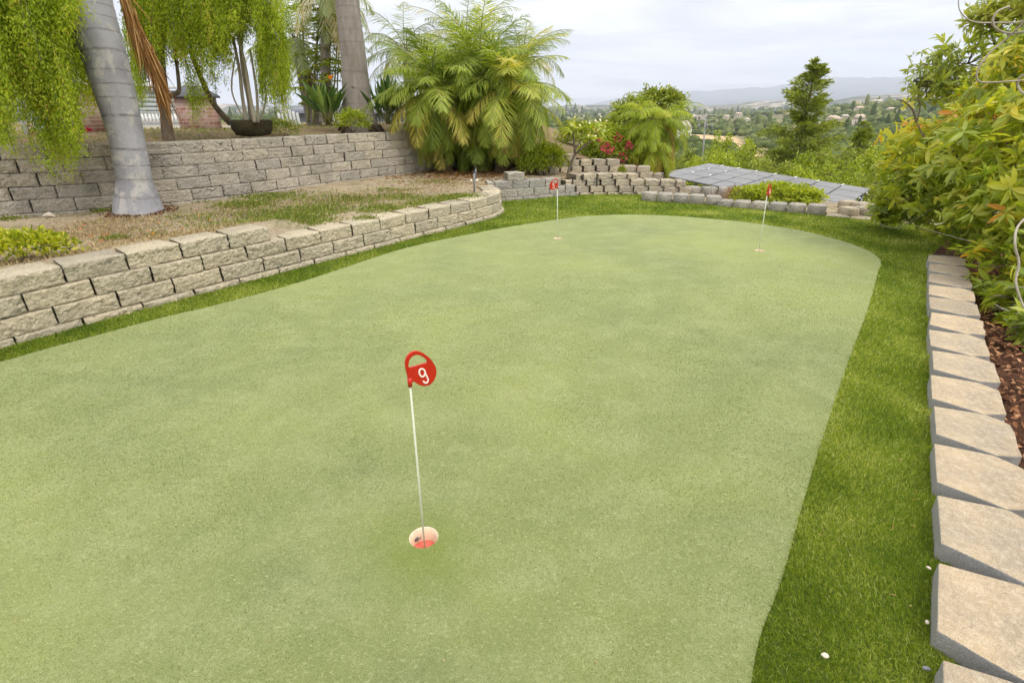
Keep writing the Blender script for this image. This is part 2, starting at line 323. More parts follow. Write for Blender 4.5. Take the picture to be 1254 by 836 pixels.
def inside(poly, X, Y):
    poly = np.asarray(poly); r = np.zeros(X.shape, bool); j = len(poly) - 1
    for i in range(len(poly)):
        xi, yi = poly[i]; xj, yj = poly[j]
        c = ((yi > Y) != (yj > Y)) & (X < (xj - xi) * (Y - yi) / (yj - yi + 1e-12) + xi); r ^= c; j = i
    return r
def smooth_curve(P, n=8, closed=False):
    P = np.asarray(P, float); out = []; m = len(P)
    for i in range(m if closed else m - 1):
        p0, p1, p2, p3 = (P[(i + k) % m] if closed else P[min(max(i + k, 0), m - 1)] for k in (-1, 0, 1, 2))
        for t in np.arange(n) / n:
            out.append(.5 * ((2 * p1) + (-p0 + p2) * t + (2 * p0 - 5 * p1 + 4 * p2 - p3) * t * t + (-p0 + 3 * p1 - 3 * p2 + p3) * t ** 3))
    if not closed: out.append(P[-1])
    return np.array(out)
def sstep(a, b, x): t = np.clip((x - a) / (b - a), 0, 1); return t * t * (3 - 2 * t)
def vnoise(X, Y, sc, seed=0):
    """cheap smooth value noise on numpy arrays, -1..1"""
    x = X * sc; y = Y * sc; xi = np.floor(x).astype(np.int64); yi = np.floor(y).astype(np.int64); fx = x - xi; fy = y - yi
    fx = fx * fx * (3 - 2 * fx); fy = fy * fy * (3 - 2 * fy)
    def h(a, b): n = (a * 374761393 + b * 668265263 + seed * 144269) & 0xffffffff; n = ((n ^ (n >> 13)) * 1274126177) & 0xffffffff; return ((n ^ (n >> 16)) & 0xffff) / 32767.5 - 1
    return (h(xi, yi) * (1 - fx) + h(xi + 1, yi) * fx) * (1 - fy) + (h(xi, yi + 1) * (1 - fx) + h(xi + 1, yi + 1) * fx) * fy
def fbm(X, Y, sc, o=4, seed=0): return sum(vnoise(X, Y, sc * 2 ** k, seed + k) * .5 ** k for k in range(o))

# ---------------------------------------------------------------- layout curves
GREEN = smooth_curve([(-2.2, -3.5), (-.9, -2.0), (0.1, -.6), (.42, .3), (0.664, 0.916), (0.936, 1.293), (1.393, 1.932), (2.149, 2.947), (2.816, 3.826), (3.551, 4.831), (3.90, 5.339), (4.02, 5.872), (3.92, 6.45), (3.661, 6.955), (3.15, 7.42), (2.139, 7.86), (1.141, 7.78), (0.146, 7.143), (-0.58, 6.509), (-1.269, 5.758), (-1.892, 4.646), (-2.342, 4.017), (-2.666, 3.668), (-2.888, 3.368), (-3.22, 2.901), (-4.05, 1.5), (-5.0, -.2), (-5.5, -2.5), (-4, -4)], 6, True)
WALL1 = smooth_curve([(-6.0, -1.3), (-4.9, .55), (-4.1, 1.9), (-3.395, 3.094), (-3.02, 3.70), (-2.291, 4.777), (-1.63, 5.721), (-1.1, 6.463), (-.62, 7.12), (-.33, 7.55), (-.17, 7.88), (-.13, 8.22), (-.20, 8.6), (-.34, 8.98)], 8)
WALL2 = smooth_curve([(-10, 3.6), (-7.8, 5.0), (-6.088, 6.15), (-5.2, 6.62), (-4.408, 7.25), (-3.75, 8.2), (-3.15, 9.25), (-2.6, 10.0), (-2.054, 10.75), (-1.527, 11.5), (-1.1, 12.0)], 8)
EB0 = np.array((1.228, 1.018)) + np.array((.81, -.59)) * .012; EBd = np.array((3.16, 4.34)); EBd /= np.linalg.norm(EBd); EBn = np.array((EBd[1], -EBd[0])); PITCH = .412
TURF = [tuple(p) for p in WALL1[:-2] + np.array((-.08, .03))] + [(-.35, 9.15), (.95, 9.80), (1.7, 10.0), (2.4, 9.97), (2.95, 9.5), (3.0, 9.1), (3.6, 8.6), (5.0, 7.8), (5.7, 7.3), (5.9, 6.8), tuple(EB0 + EBd * 5.7 + EBn * .06), tuple(EB0 - EBd * 4 + EBn * .06), (-1.3, -4.5), (-6.3, -4.5)]

# ---------------------------------------------------------------- ground sheets
def fill_sheet(name, outer, holes, z, mat, label):
    bm = bmesh.new(); ed = []
    for lp in [outer] + holes:
        vs = [bm.verts.new((float(x), float(y), z)) for x, y in lp]
        ed += [bm.edges.new((vs[i], vs[(i + 1) % len(vs)])) for i in range(len(vs))]
    bmesh.ops.triangle_fill(bm, edges=ed, use_beauty=True, use_dissolve=False)
    for f in bm.faces:
        if f.normal.z < 0: f.normal_flip()
    me = bpy.data.meshes.new(name); bm.to_mesh(me); bm.free(); me.materials.append(mat)
    o = bpy.data.objects.new(name, me); COL.objects.link(o); tag(o, label, None, kind='structure'); return o
CUPS = [onz(519, 658), onz(683, 292), onz(930, 307)]
CUP_R = .054
circ = lambda c, r, n=40: [(c[0] + r * math.cos(2 * math.pi * k / n), c[1] + r * math.sin(2 * math.pi * k / n)) for k in range(n)]
fill_sheet('putting_green', GREEN, [circ(c, CUP_R) for c in CUPS], .004, M['green'], 'smooth pale green putting surface of artificial turf')
def shrink(P, d):
    P = np.asarray(P); T = np.roll(P, -1, 0) - np.roll(P, 1, 0); T /= np.linalg.norm(T, axis=1)[:, None]; return P + np.c_[-T[:, 1], T[:, 0]] * d
fill_sheet('turf_fringe', TURF, [shrink(GREEN, .02)], 0, M['turf'], 'darker longer turf fringe around the putting green')

def grid_sheet(name, poly, zf, res, mat, label, kind='structure'):
    P = np.asarray(poly); x0, y0 = P.min(0); x1, y1 = P.max(0)
    xs = np.arange(x0, x1 + res, res); ys = np.arange(y0, y1 + res, res); X, Y = np.meshgrid(xs, ys)
    Z = zf(X, Y); cx = (X[:-1, :-1] + res / 2); cy = (Y[:-1, :-1] + res / 2); ok = inside(poly, cx, cy)
    w = len(xs); i, j = np.nonzero(ok); a = i * w + j
    mb = MB(); mb.add(np.c_[X.ravel(), Y.ravel(), Z.ravel()], [np.c_[a, a + 1, a + w + 1, a + w]])
    o = mb.build(name, mat, smooth=True); tag(o, label, None, kind=kind); return o
def d_to(path, X, Y):
    d = np.full(X.shape, 1e9)
    for p in path[::2]: d = np.minimum(d, (X - p[0]) ** 2 + (Y - p[1]) ** 2)
    return np.sqrt(d)
def z_terrace(X, Y):
    hi = 1 - sstep(-2.6, -2.22, X + .0 * Y)
    d1 = d_to(WALL1, X, Y)
    return .287 + hi * .125 * (1 - sstep(.3, 1.4, d1)) + .012 * vnoise(X, Y, 3, 1) + .008 * vnoise(X, Y, 11, 2)
TER = [tuple(p) for p in WALL1 + np.array((-.07, .03))] + [(-.5, 9.3), (.3, 9.75), (1.2, 10.2), (1.4, 11.5), (-.9, 12.6)] + [tuple(p) for p in WALL2[::-1] + np.array((-.1, .1))]
grid_sheet('dry_terrace', TER, z_terrace, .06, M['soil'], 'dry brown terrace soil with sparse weeds between the two block walls')
def terr_profile():
    cols = [-400, 600, 690, 780, 860, 940, 1000, 1050, 1110, 1250, 1700]
    rr = [0, 6.5, 9, 12, 16, 22, 32, 50, 80, 130, 200, 320, 450, 700, 1000, 1350, 2000, 3000, 4000, 5200, 7000, 10000, 14000, 17000]
    zn = [-.3, -.3, -.35, -.9, -1.6, -2.6, -3.8, -5.8, -8.2, -10.5]
    Y = {  # picture heights of the land by distance (200 m .. 17 km)
        'x':   [200, 320, 450, 700, 1000, 1350, 2000, 3000, 4000, 5200, 7000, 10000, 14000, 17000],
        -400:  [180, 170, 160, 152, 146, 145, 142, 138, 134, 136, 138, 134, 132, 134],
        600:   [180, 170, 160, 152, 148, 145, 142, 136, 130, 133, 136, 133, 131, 133],
        690:   [180, 168, 160, 152, 148, 146, 142, 136, 130, 133, 136, 133, 131, 133],
        780:   [180, 166, 164, 154, 148, 146, 142, 136, 131, 134, 136, 128, 119, 126],
        860:   [178, 166, 166, 152, 146, 147, 143, 137, 131, 136, 137, 124, 111, 120],
        940:   [186, 178, 166, 151, 140, 145, 143, 134, 123, 133, 135, 120, 107, 118],
        1000:  [184, 176, 164, 150, 137, 144, 141, 132, 125, 132, 133, 114, 98, 112],
        1050:  [182, 172, 160, 146, 130, 142, 140, 128, 117, 130, 132, 112, 97, 110],
        1110:  [182, 172, 158, 142, 127, 140, 138, 124, 113, 128, 131, 110, 95, 108],
        1250:  [182, 172, 158, 142, 128, 140, 138, 126, 116, 128, 131, 110, 98, 108],
        1700:  [180, 172, 158, 144, 130, 140, 138, 130, 122, 130, 131, 114, 104, 112]}
    az = [math.atan2(ray(c, 134)[0], ray(c, 134)[1]) for c in cols]
    Z = []
    for c in cols:
        zz = list(zn)
        for r, y in zip(Y['x'], Y[c]):
            d = ray(c, y); zz.append(H + d[2] / math.hypot(d[0], d[1]) * r)
        Z.append(zz)
    return np.array(az), np.array(rr, float), np.array(Z)
TAZ, TRR, TZ = terr_profile()
def terrain_z(X, Y):
    X = np.asarray(X, float); Y = np.asarray(Y, float)
    r = np.hypot(X, Y); az = np.arctan2(X, Y); azc = np.clip(np.abs(az) * np.where(az < 0, -1, 1), TAZ[0], TAZ[-1])
    lr = np.log(r + 5); LR = np.log(TRR + 5)
    i = np.clip(np.searchsorted(LR, lr) - 1, 0, len(LR) - 2); tr = np.clip((lr - LR[i]) / (LR[i + 1] - LR[i]), 0, 1); tr = tr * tr * (3 - 2 * tr) * .6 + tr * .4
    j = np.clip(np.searchsorted(TAZ, azc) - 1, 0, len(TAZ) - 2); ta = np.clip((azc - TAZ[j]) / (TAZ[j + 1] - TAZ[j]), 0, 1); ta = ta * ta * (3 - 2 * ta)
    z = (TZ[j, i] * (1 - tr) + TZ[j, i + 1] * tr) * (1 - ta) + (TZ[j + 1, i] * (1 - tr) + TZ[j + 1, i + 1] * tr) * ta
    amp = sstep(60, 300, r) * 1.2 + sstep(500, 1500, r) * 5 + sstep(2200, 4200, r) * 26 + sstep(7000, 13000, r) * 45
    z = z + amp * (fbm(X, Y, .0032, 3, 5) * .35 * sstep(60, 3000, r) + .35 * fbm(X, Y, .0011, 5, 9)) + sstep(2500, 4200, r) * 18 * (fbm(X, Y, .004, 3, 3)) * .5
    return z
def make_terrain():
    na = 900; rs = np.concatenate([[0, 3, 6], np.geomspace(8, 17000, 260)]); az = np.linspace(-math.pi, math.pi, na, endpoint=False)
    A, Rr = np.meshgrid(az, rs); X = Rr * np.sin(A); Y = Rr * np.cos(A); Z = terrain_z(X, Y)
    i, j = np.meshgrid(np.arange(len(rs) - 1), np.arange(na), indexing='ij'); a = (i * na + j).ravel(); b = (i * na + (j + 1) % na).ravel()
    mb = MB(); mb.add(np.c_[X.ravel(), Y.ravel(), Z.ravel()], [np.c_[a, b, b + na, a + na][:, ::-1]])
    o = mb.build('terrain', M['terrain'], smooth=True); tag(o, 'valley floor, hills and far mountains', None, kind='structure')
    azd = np.degrees(A); f = sstep(215, 235, Rr) * (1 - sstep(400, 430, Rr)) * sstep(15.0, 16, azd) * (1 - sstep(22.0, 23.2, azd + (Rr - 300) * .006))
    f = np.maximum(f, sstep(120, 140, Rr) * (1 - sstep(230, 250, Rr)) * sstep(22.2, 22.9, azd) * (1 - sstep(24.4, 25.1, azd)) * .8)
    at = o.data.attributes.new('field', 'FLOAT', 'POINT'); at.data.foreach_set('value', f.ravel().astype(np.float32))
make_terrain()
def z_upper(X, Y):
    d = d_to(WALL2, X, Y); base = 1.0 + .12 * sstep(.3, 1.8, d) - .10 * sstep(3, 6, d)
    right = sstep(-1.3, 2.8, X - (Y - 12) * .15)
    z = base * (1 - right) + (.34) * right
    z = z * (1 - sstep(2.6, 4.6, X)) + terrain_z(X, Y) * sstep(2.6, 4.6, X)
    z = z * (1 - sstep(21, 25, Y)) + (terrain_z(X, Y) - .1) * sstep(21, 25, Y)
    return z + .015 * vnoise(X, Y, 2.5, 4) + .01 * vnoise(X, Y, 8, 4)
UP = [tuple(p) for p in WALL2 + np.array((-.12, .1))] + [(-.6, 12.2), (.6, 11.45), (2.45, 11.45), (3.2, 11.6), (5.2, 13.5), (5, 26), (-30, 26), (-30, 4), (-10.5, 3.7)]
grid_sheet('upper_garden', UP, z_upper, .14, M['soil_up'], 'raised garden soil above the long block wall')
BED = [(.9, 10.1), (2.4, 10.08), (2.9, 9.85), (2.75, 9.22), (3.6, 8.75), (5.2, 7.75), (5.9, 7.4), (6.6, 7.6), (6.2, 9.3), (4.9, 10.6), (3.0, 11.3), (1.0, 11.4)]
grid_sheet('planting_bed', BED, lambda X, Y: .02 - .12 * sstep(9.3, 10.8, Y + .4 * (X - 3)) + .012 * vnoise(X, Y, 4, 1), .08, M['soil'], 'narrow bed of dry soil beyond the turf')
MUL = [tuple(EB0 - EBd * 3 + EBn * .05), tuple(EB0 + EBd * 6.3 + EBn * .05), (6.2, 7.6), (9, 9), (10, 4), (6, -2)]
grid_sheet('mulch_bed', MUL, lambda X, Y: -.12 - .10 * sstep(.3, 3, (X - EB0[0]) * EBn[0] + (Y - EB0[1]) * EBn[1]) + .02 * vnoise(X, Y, 5, 1) + .012 * vnoise(X, Y, 16, 1), .05, M['mulch'], 'reddish brown bark mulch bed')

# ---------------------------------------------------------------- block walls
def split_block(mb, p0, p1, z0, z1, depth, rough=.018, tint=.5, nx=24, nz=11, sd=0, taper=.03, nrm=None):
    """block whose rough face runs p0->p1 (2D); body extends to the left of that direction"""
    p0 = np.array(p0); p1 = np.array(p1); u = p1 - p0; L = np.linalg.norm(u); u /= L; n = np.array((u[1], -u[0]))
    g = .0055; S = np.r_[g, np.linspace(g + .012, L - g - .012, nx - 2), L - g]; Zs = np.r_[z0 + .002, np.linspace(z0 + .012, z1 - .011, nz - 2), z1 - .002]
    V = []
    for k, z in enumerate(Zs):
        ez = min(1, min(k, nz - 1 - k) / 1.)
        for i, s_ in enumerate(S):
            ex = min(1, min(i, nx - 1 - i) / 1.); q = Vector((s_ * 9 + sd * 7.1, z * 11, sd * 3.7))
            d = rough * (noise.noise(q) * .4 + (abs(noise.noise(q * 2.6)) - .2) * .9 + noise.noise(q * 6.1) * .6 + noise.noise(q * 9) * .4 - .5 * max(0, .75 - (ex + ez) * .5) * (noise.noise(q * .7) > .05)) + rough * .4 * (min(ex, ez) - .6)
            xy = p0 + u * s_ + n * d; V.append((xy[0], xy[1], z + (0 if 0 < k < nz - 1 else (.003 * noise.noise(q * 2)))))
    q = [(k * nx + i, k * nx + i + 1, (k + 1) * nx + i + 1, (k + 1) * nx + i) for k in range(nz - 1) for i in range(nx - 1)]
    b = nx * nz; bk = [p0 + u * (g + taper) - n * depth, p0 + u * (L - g - taper) - n * depth]
    V += [(bk[0][0], bk[0][1], Zs[0]), (bk[1][0], bk[1][1], Zs[0]), (bk[0][0], bk[0][1], Zs[-1]), (bk[1][0], bk[1][1], Zs[-1])]
    topf = [(nz - 1) * nx + i for i in range(nx)] + [b + 3, b + 2]
    left = [k * nx for k in range(nz - 1, -1, -1)] + [b, b + 2]; rightf = [k * nx + nx - 1 for k in range(nz)] + [b + 3, b + 1]
    mb.add(V, [q, [topf], [left], [rightf], [(b, b + 1, b + 3, b + 2)]], tint)
def arclen(P): return np.r_[0, np.cumsum(np.linalg.norm(np.diff(P, axis=0), axis=1))]
def on_path(P, S, s_): return np.array([np.interp(s_, S, P[:, 0]), np.interp(s_, S, P[:, 1])])
def wall_on(path, courses, bl, depth, seed, s_from=0., s_to=None, setback=.02, rough=.018, ranges=None, yaw=0.):
    """courses = [(z0, z1)], body to the left of the path; ranges[c] = (s0, s1) limits of a course"""
    rr = random.Random(seed); mb = MB(); S = arclen(path); tot = S[-1] if s_to is None else s_to
    for c, (z0, z1) in enumerate(courses):
        lo, hi = ranges[c] if ranges else (s_from, tot)
        s_ = s_from + (c % 2) * bl / 2 - bl + .07 * c
        while s_ < hi:
            e = s_ + bl * rr.uniform(.99, 1.01); a, b = max(s_, lo), min(e, hi); s_ = e
            if b - a < bl * .45 and not (a == lo): continue
            if b - a < .05: continue
            p0 = on_path(path, S, a); p1 = on_path(path, S, b); u = p1 - p0; u /= np.linalg.norm(u); n = np.array((-u[1], u[0]))
            off = n * (setback * c + rr.uniform(-.006, .006)); 
            if yaw:
                p1 = p1 + n * yaw
            split_block(mb, p0 + off, p1 + off, z0 + rr.uniform(-.001, .001), z1 + rr.uniform(-.002, .001), depth, rough * rr.uniform(.7, 1.3), rr.uniform(.15, .85), sd=rr.random() * 99)
    return mb
S1 = arclen(WALL1); sx = lambda x: float(np.interp(x, WALL1[:, 0], S1)) if True else 0
s_hi = float(S1[np.argmin(np.abs(WALL1[:60, 0] + 2.06))]) if False else float(np.interp(4.98, WALL1[:80, 1], S1[:80]))
mb = wall_on(WALL1, [(-.10, .05), (.05, .18), (.18, .312), (.312, .445)], .40, .27, 3, ranges=[(0, S1[-1]), (0, S1[-1] - .05), (0, S1[-1] - .1), (0, s_hi)], rough=.02)
tag(mb.build('retaining_wall', M['block']), 'low sunlit tan block wall curving along the left edge of the green', 'wall')
S2 = arclen(WALL2)
mb = wall_on(WALL2, [(.155 + .151 * k, .306 + .151 * k) for k in range(6)], .43, .27, 5, rough=.022, setback=.018)
mb2 = mb
tag(mb.build('retaining_wall', M['block_grey']), 'taller weathered grey block wall behind the palm trunk and dry terrace', 'wall')
# far walls
W3 = smooth_curve([(-.42, 9.08), (.0, 9.22), (.45, 9.45), (.85, 9.68), (1.25, 9.84)], 8)
mb = wall_on(W3, [(-.08, .055), (.055, .19), (.19, .325), (.325, .46)], .33, .25, 8, ranges=[(0, 9), (0, 1.75), (0, 1.55), (.38, .75)], rough=.012, setback=.012)
tag(mb.build('retaining_wall', M['block_cool']), 'short grey block wall below the big palms, behind the flag numbered 5', 'wall')
W4 = smooth_curve([(1.0, 9.80), (1.7, 9.93), (2.4, 9.90), (2.95, 9.78), (3.25, 9.66)], 8)
mb = wall_on(W4, [(-.08, .035), (.035, .15), (.15, .265), (.265, .36)], .27, .3, 9, ranges=[(0, 9), (0, 9), (0, 2.2), (.2, 1.35)], rough=.014, setback=.022, yaw=.06)
tag(mb.build('retaining_wall', M['block_tan']), 'low tan block wall with jagged stepped top along the far edge of the turf', 'wall')
W5 = smooth_curve([(.5, 10.65), (1.1, 11.0), (1.7, 11.25), (2.3, 11.25), (2.75, 11.1), (3.0, 10.9)], 8)
mb = wall_on(W5, [(-.10 + .12 * k, .02 + .12 * k) for k in range(6)], .27, .3, 10, ranges=[(0, 9), (0, 9), (0, 9), (0, 2.5), (0, 2.0), (0, 1.1)], rough=.014, setback=.022, yaw=.045)
tag(mb.build('retaining_wall', M['block_tan']), 'higher tan block wall stepping down toward the red bougainvillea, behind the bare-stemmed sapling', 'wall')

# right-hand edging blocks
ORD = ['nearest', 'second', 'third', 'fourth', 'fifth', 'sixth', 'seventh', 'eighth', 'ninth', 'tenth', 'eleventh', 'twelfth', 'thirteenth', 'fourteenth']
def edging_block(k):
    rr = random.Random(k + 50); jit = rr.uniform(-.006, .006); wb = .312 + rr.uniform(-.015, .015); wf = PITCH - .008; dp = .30; z0, z1 = -.055, .072 + rr.uniform(-.004, .004)
    # local x along the row, local y away from the turf
    prof = [(-wb / 2, 0), (wb / 2, 0), (wf / 2, dp * .70), (wf / 2 - .055, dp), (-wf / 2 + .055, dp), (-wf / 2, dp * .70)]
    bm = bmesh.new(); lo = [bm.verts.new((x, y, 0)) for x, y in prof]; f = bm.faces.new(lo)
    r = bmesh.ops.extrude_face_region(bm, geom=[f]); up = [v for v in r['geom'] if isinstance(v, bmesh.types.BMVert)]
    for v in up: v.co.z = z1 - z0
    bmesh.ops.recalc_face_normals(bm, faces=bm.faces)
    bmesh.ops.bevel(bm, geom=[e for e in bm.edges], offset=.005, segments=2, affect='EDGES', profile=.6)
    bmesh.ops.triangulate(bm, faces=bm.faces)
    bmesh.ops.subdivide_edges(bm, edges=[e for e in bm.edges if e.calc_length() > .05], cuts=3, use_grid_fill=True)
    for v in bm.verts:
        q = v.co * 14 + Vector((k * 5.3, 0, 0)); rough = .010 if v.co.y > dp * .68 else .0022
        v.co += Vector((noise.noise(q), noise.noise(q + Vector((9, 0, 0))), noise.noise(q + Vector((0, 9, 0))) * (.5 if v.co.y > dp * .68 else .9))) * rough
    me = bpy.data.meshes.new('edging_block'); bm.to_mesh(me); bm.free(); me.materials.append(M['edging'])
    a = me.attributes.new('tint', 'FLOAT', 'POINT'); a.data.foreach_set('value', np.full(len(me.vertices), rr.uniform(.15, .85) if k != 11 else 0., np.float32))
    o = bpy.data.objects.new('edging_block', me); COL.objects.link(o)
    p = EB0 + EBd * (PITCH * (k - .5) - .04) + EBn * jit
    # local +x must run along the row and +y away from the turf: mirror-free frame
    o.matrix_world = Matrix(((-EBd[0], EBn[0], 0, p[0]), (-EBd[1], EBn[1], 0, p[1]), (0, 0, 1, z0), (0, 0, 0, 1))) @ Matrix.Rotation(R(rr.uniform(-2.6, 1.2)), 4, 'Z')
    o.rotation_euler = o.matrix_world.to_euler()
    lab = ORD[k] + ' tan edging block beside the dark turf, counted from the bottom corner'
    if k == 13: lab = 'farthest tan edging block, its end tucked under the leafy shrub'
    if k == 0: lab = 'tan edging block at the lower right corner, nearest of the row beside the dark turf'
    tag(o, lab, 'block', 'tan edging blocks lining the turf')
for k in range(14): edging_block(k)
LOW = np.array([EB0 + EBd * s_ + EBn * .33 for s_ in np.linspace(6.0, -2.5, 60)])[::-1]
LOW = LOW[:]
mb = MB(); rr = random.Random(4); s_ = -2.6
while s_ < 5.7:
    a = EB0 + EBd * s_ + EBn * .345; b = EB0 + EBd * (s_ + PITCH - .01) + EBn * .345
    split_block(mb, a, b, -.24, -.06, .30, .016, rr.uniform(.3, .7), sd=s_ * 7); s_ += PITCH
tag(mb.build('edging_base_course', M['block_cool']), 'rough grey base course showing below the tan edging blocks beside the mulch', 'wall')
# far edging rows : single smooth faced blocks with tan tops
def simple_block(mb, c, d, rz, tint):
    x, y, z = d[0] / 2, d[1] / 2, d[2] / 2; tp = .78
    P = [(-x, -y), (x, -y), (x * tp, y), (-x * tp, y)]; ca, sa = math.cos(rz), math.sin(rz)
    e = .004; V = []
    for zz, sh in ((-z, 1), (z - e, 1), (z, .985)):
        for px_, py_ in P: V.append((c[0] + (px_ * ca - py_ * sa) * sh, c[1] + (px_ * sa + py_ * ca) * sh, c[2] + zz))
    mb.add(V, [[(0, 3, 2, 1), (8, 9, 10, 11)] + [(i, (i + 1) % 4, 4 + (i + 1) % 4, 4 + i) for i in range(4)] + [(4 + i, 4 + (i + 1) % 4, 8 + (i + 1) % 4, 8 + i) for i in range(4)]], tint)
def row(path, pitch, z1, h, depth, seed, lean=0.):
    rr = random.Random(seed); mb = MB(); P = np.asarray(path, float); S = arclen(P); s_ = pitch / 2
    while s_ < S[-1]:
        a = on_path(P, S, s_ - .05); b = on_path(P, S, s_ + .05); u = (b - a); rz = math.atan2(u[1], u[0]) + lean + rr.uniform(-.03, .03); c = on_path(P, S, s_)
        zz = z1(s_ / S[-1]) if callable(z1) else z1
        simple_block(mb, (c[0], c[1], zz - h / 2 + rr.uniform(-.003, .003)), (pitch - .012, depth, h), rz, rr.uniform(.3, .9)); s_ += pitch
    return mb
R1 = smooth_curve([(2.3, 9.34), (2.85, 9.10), (3.40, 8.88)], 8)
tag(row(R1, .262, .135, .2, .26, 1, .05).build('edging_wall', M['block_cool']), 'short row of pale capped blocks at the far turf edge in front of the solar panels, nearer the palm', 'wall')
R2 = smooth_curve([(3.42, 8.78), (3.85, 8.53), (4.3, 8.23), (4.74, 7.93)], 8)
tag(row(R2, .265, lambda t_: .085 + .05 * t_, .21, .26, 2, .05).build('edging_wall', M['block_cool']), 'row of pale capped blocks right of the far flag, in front of the low green hedge', 'wall')
R3 = smooth_curve([(3.3, 10.15), (4.0, 9.95), (4.75, 9.65)], 8)
tag(row(R3, .29, .12, .2, .24, 3, .1).build('edging_wall', M['block_cool']), 'grey edging row nearest the solar panels, ending at the dry twiggy bush', 'wall')
mb = row(smooth_curve([(4.72, 7.88), (5.3, 7.52), (5.95, 7.15)], 8), .32, .02, .18, .26, 6, .1)
R4 = smooth_curve([(5.35, 8.55), (5.5, 8.3), (5.5, 8.05), (5.3, 7.85), (5.0, 7.82)], 8)
for dz, sc in ((.12, 1.0), (.02, 1.0)):
    m2 = row(R4 + np.array((.14, -.06)) * (0 if dz > .1 else 1), .2, dz, .14, .26, 7, 0)
    for vv_, ff in zip(m2.v, range(len(m2.v))): pass
    for k_, L_ in m2.f.items(): mb.f.setdefault(k_, []).extend([x + mb.n for x in L_])
    mb.v += m2.v; mb.a += m2.a; mb.r += m2.r; mb.n += m2.n
tag(mb.build('edging_wall', M['block_tan']), 'stack of pale curved steps of block where the solar array meets the turf corner', 'wall')

# ---------------------------------------------------------------- golf flags and cups
OUT = [(-0.004, 0.0047), (0.0058, 0.0007), (0.0112, 0.0054), (0.0224, -0.0077), (0.0359, -0.0184), (0.0501, -0.0245), (0.0647, -0.0251), (0.0779, -0.0182), (0.0873, -0.0058), (0.0927, 0.0101), (0.0927, 0.0274), (0.0866, 0.0462), (0.0755, 0.0663), (0.0604, 0.085), (0.0452, 0.0984), (0.0297, 0.106), (0.0158, 0.1062), (0.0014, 0.0989), (-0.0066, 0.0868), (-0.0105, 0.0715), (-0.0097, 0.0527), (-0.0067, 0.0309)]
HOL = [(-0.001, 0.0606), (0.0035, 0.0552), (0.0644, 0.0557), (0.0648, 0.0608), (0.0556, 0.0759), (0.0404, 0.0894), (0.0268, 0.0945), (0.0126, 0.0918), (0.0027, 0.0802), (-0.0005, 0.0667)]
DIG = {'9': [smooth_curve([(.051, .033), (.0447, .0402), (.0367, .0415), (.0325, .0343), (.034, .022), (.0405, .0135), (.0475, .0145), (.0515, .022)], 5, True),
             smooth_curve([(.0515, .030), (.054, .018), (.059, .004), (.061, -.006), (.056, -.013), (.049, -.0115), (.0435, -.003)], 5)],
       '5': [np.array([(.060, .046), (.040, .044), (.0385, .026)]), smooth_curve([(.0385, .026), (.047, .030), (.056, .024), (.0585, .011), (.053, -.001), (.043, -.004), (.035, .003)], 5)],
       '6': [smooth_curve([(.0405, .010), (.046, -.001), (.055, -.0), (.0605, .009), (.0585, .020), (.050, .024), (.0425, .019)], 5, True), smooth_curve([(.0405, .012), (.0405, .026), (.045, .038), (.053, .045)], 5)]}
def golf_flag(n, base, top, yaw, digit, mirror, label):
    root = thing('golf_flag', label, 'golf flag', (base[0], base[1], -.10), 'putting green flags')
    b = np.array((base[0], base[1], -.10)); tp = np.array(top)
    MB().tube([b, b * .5 + tp * .5, tp + np.array((0, 0, .006))], .0036 if n == 0 else .0045, 10).build('pole', M['pole'], root, True)
    MB().tube([tp - np.array((0, 0, .012)), tp + np.array((0, 0, .02))], .0075, 12).build('socket', M['red'], root, True)
    ca, sa = math.cos(yaw), math.sin(yaw); nn = np.array((-sa, ca, 0))
    sg = -1 if mirror else 1
    W = lambda q, off: tp + np.array((ca, sa, 0)) * q[0] + np.array((0, 0, 1.)) * q[1] + nn * off
    bm = bmesh.new(); o_ = smooth_curve(OUT[3:], 3); o_ = np.concatenate([np.array(OUT[:3]), o_]); h_ = np.array(HOL)
    ed = []
    for lp in (o_, h_):
        vs = [bm.verts.new(W(q, -.005)) for q in lp]; ed += [bm.edges.new((vs[i], vs[(i + 1) % len(vs)])) for i in range(len(vs))]
    bmesh.ops.triangle_fill(bm, edges=ed, use_beauty=True)
    r = bmesh.ops.extrude_face_region(bm, geom=bm.faces[:]); 
    for v in [v for v in r['geom'] if isinstance(v, bmesh.types.BMVert)]: v.co += Vector(nn * .010)
    bmesh.ops.recalc_face_normals(bm, faces=bm.faces)
    bmesh.ops.bevel(bm, geom=[e for e in bm.edges if e.is_manifold and e.calc_face_angle(0) > 1.2], offset=.0012, segments=2, affect='EDGES')
    me = bpy.data.meshes.new('flag_head'); bm.to_mesh(me); bm.free(); me.materials.append(M['red'])
    fh = bpy.data.objects.new('flag_head', me); COL.objects.link(fh); fh.parent = root; fh.location = -root.location
    for side in (-1, 1):
        d = MB()
        for k, st in enumerate(DIG[digit]):
            cx = .047; closed = len(st) > 20 and k == 0 and digit in '96'
            q = [(x if side == -1 else 2 * cx - x, y) for x, y in st]
            if closed: q = q + [q[0]]
            d.tube([W(p, side * .0052) for p in q], .0030 if n == 0 else .0036, 6)
        ob = d.build('digit', M['digit'], fh); ob.location = (0, 0, 0)
    return root
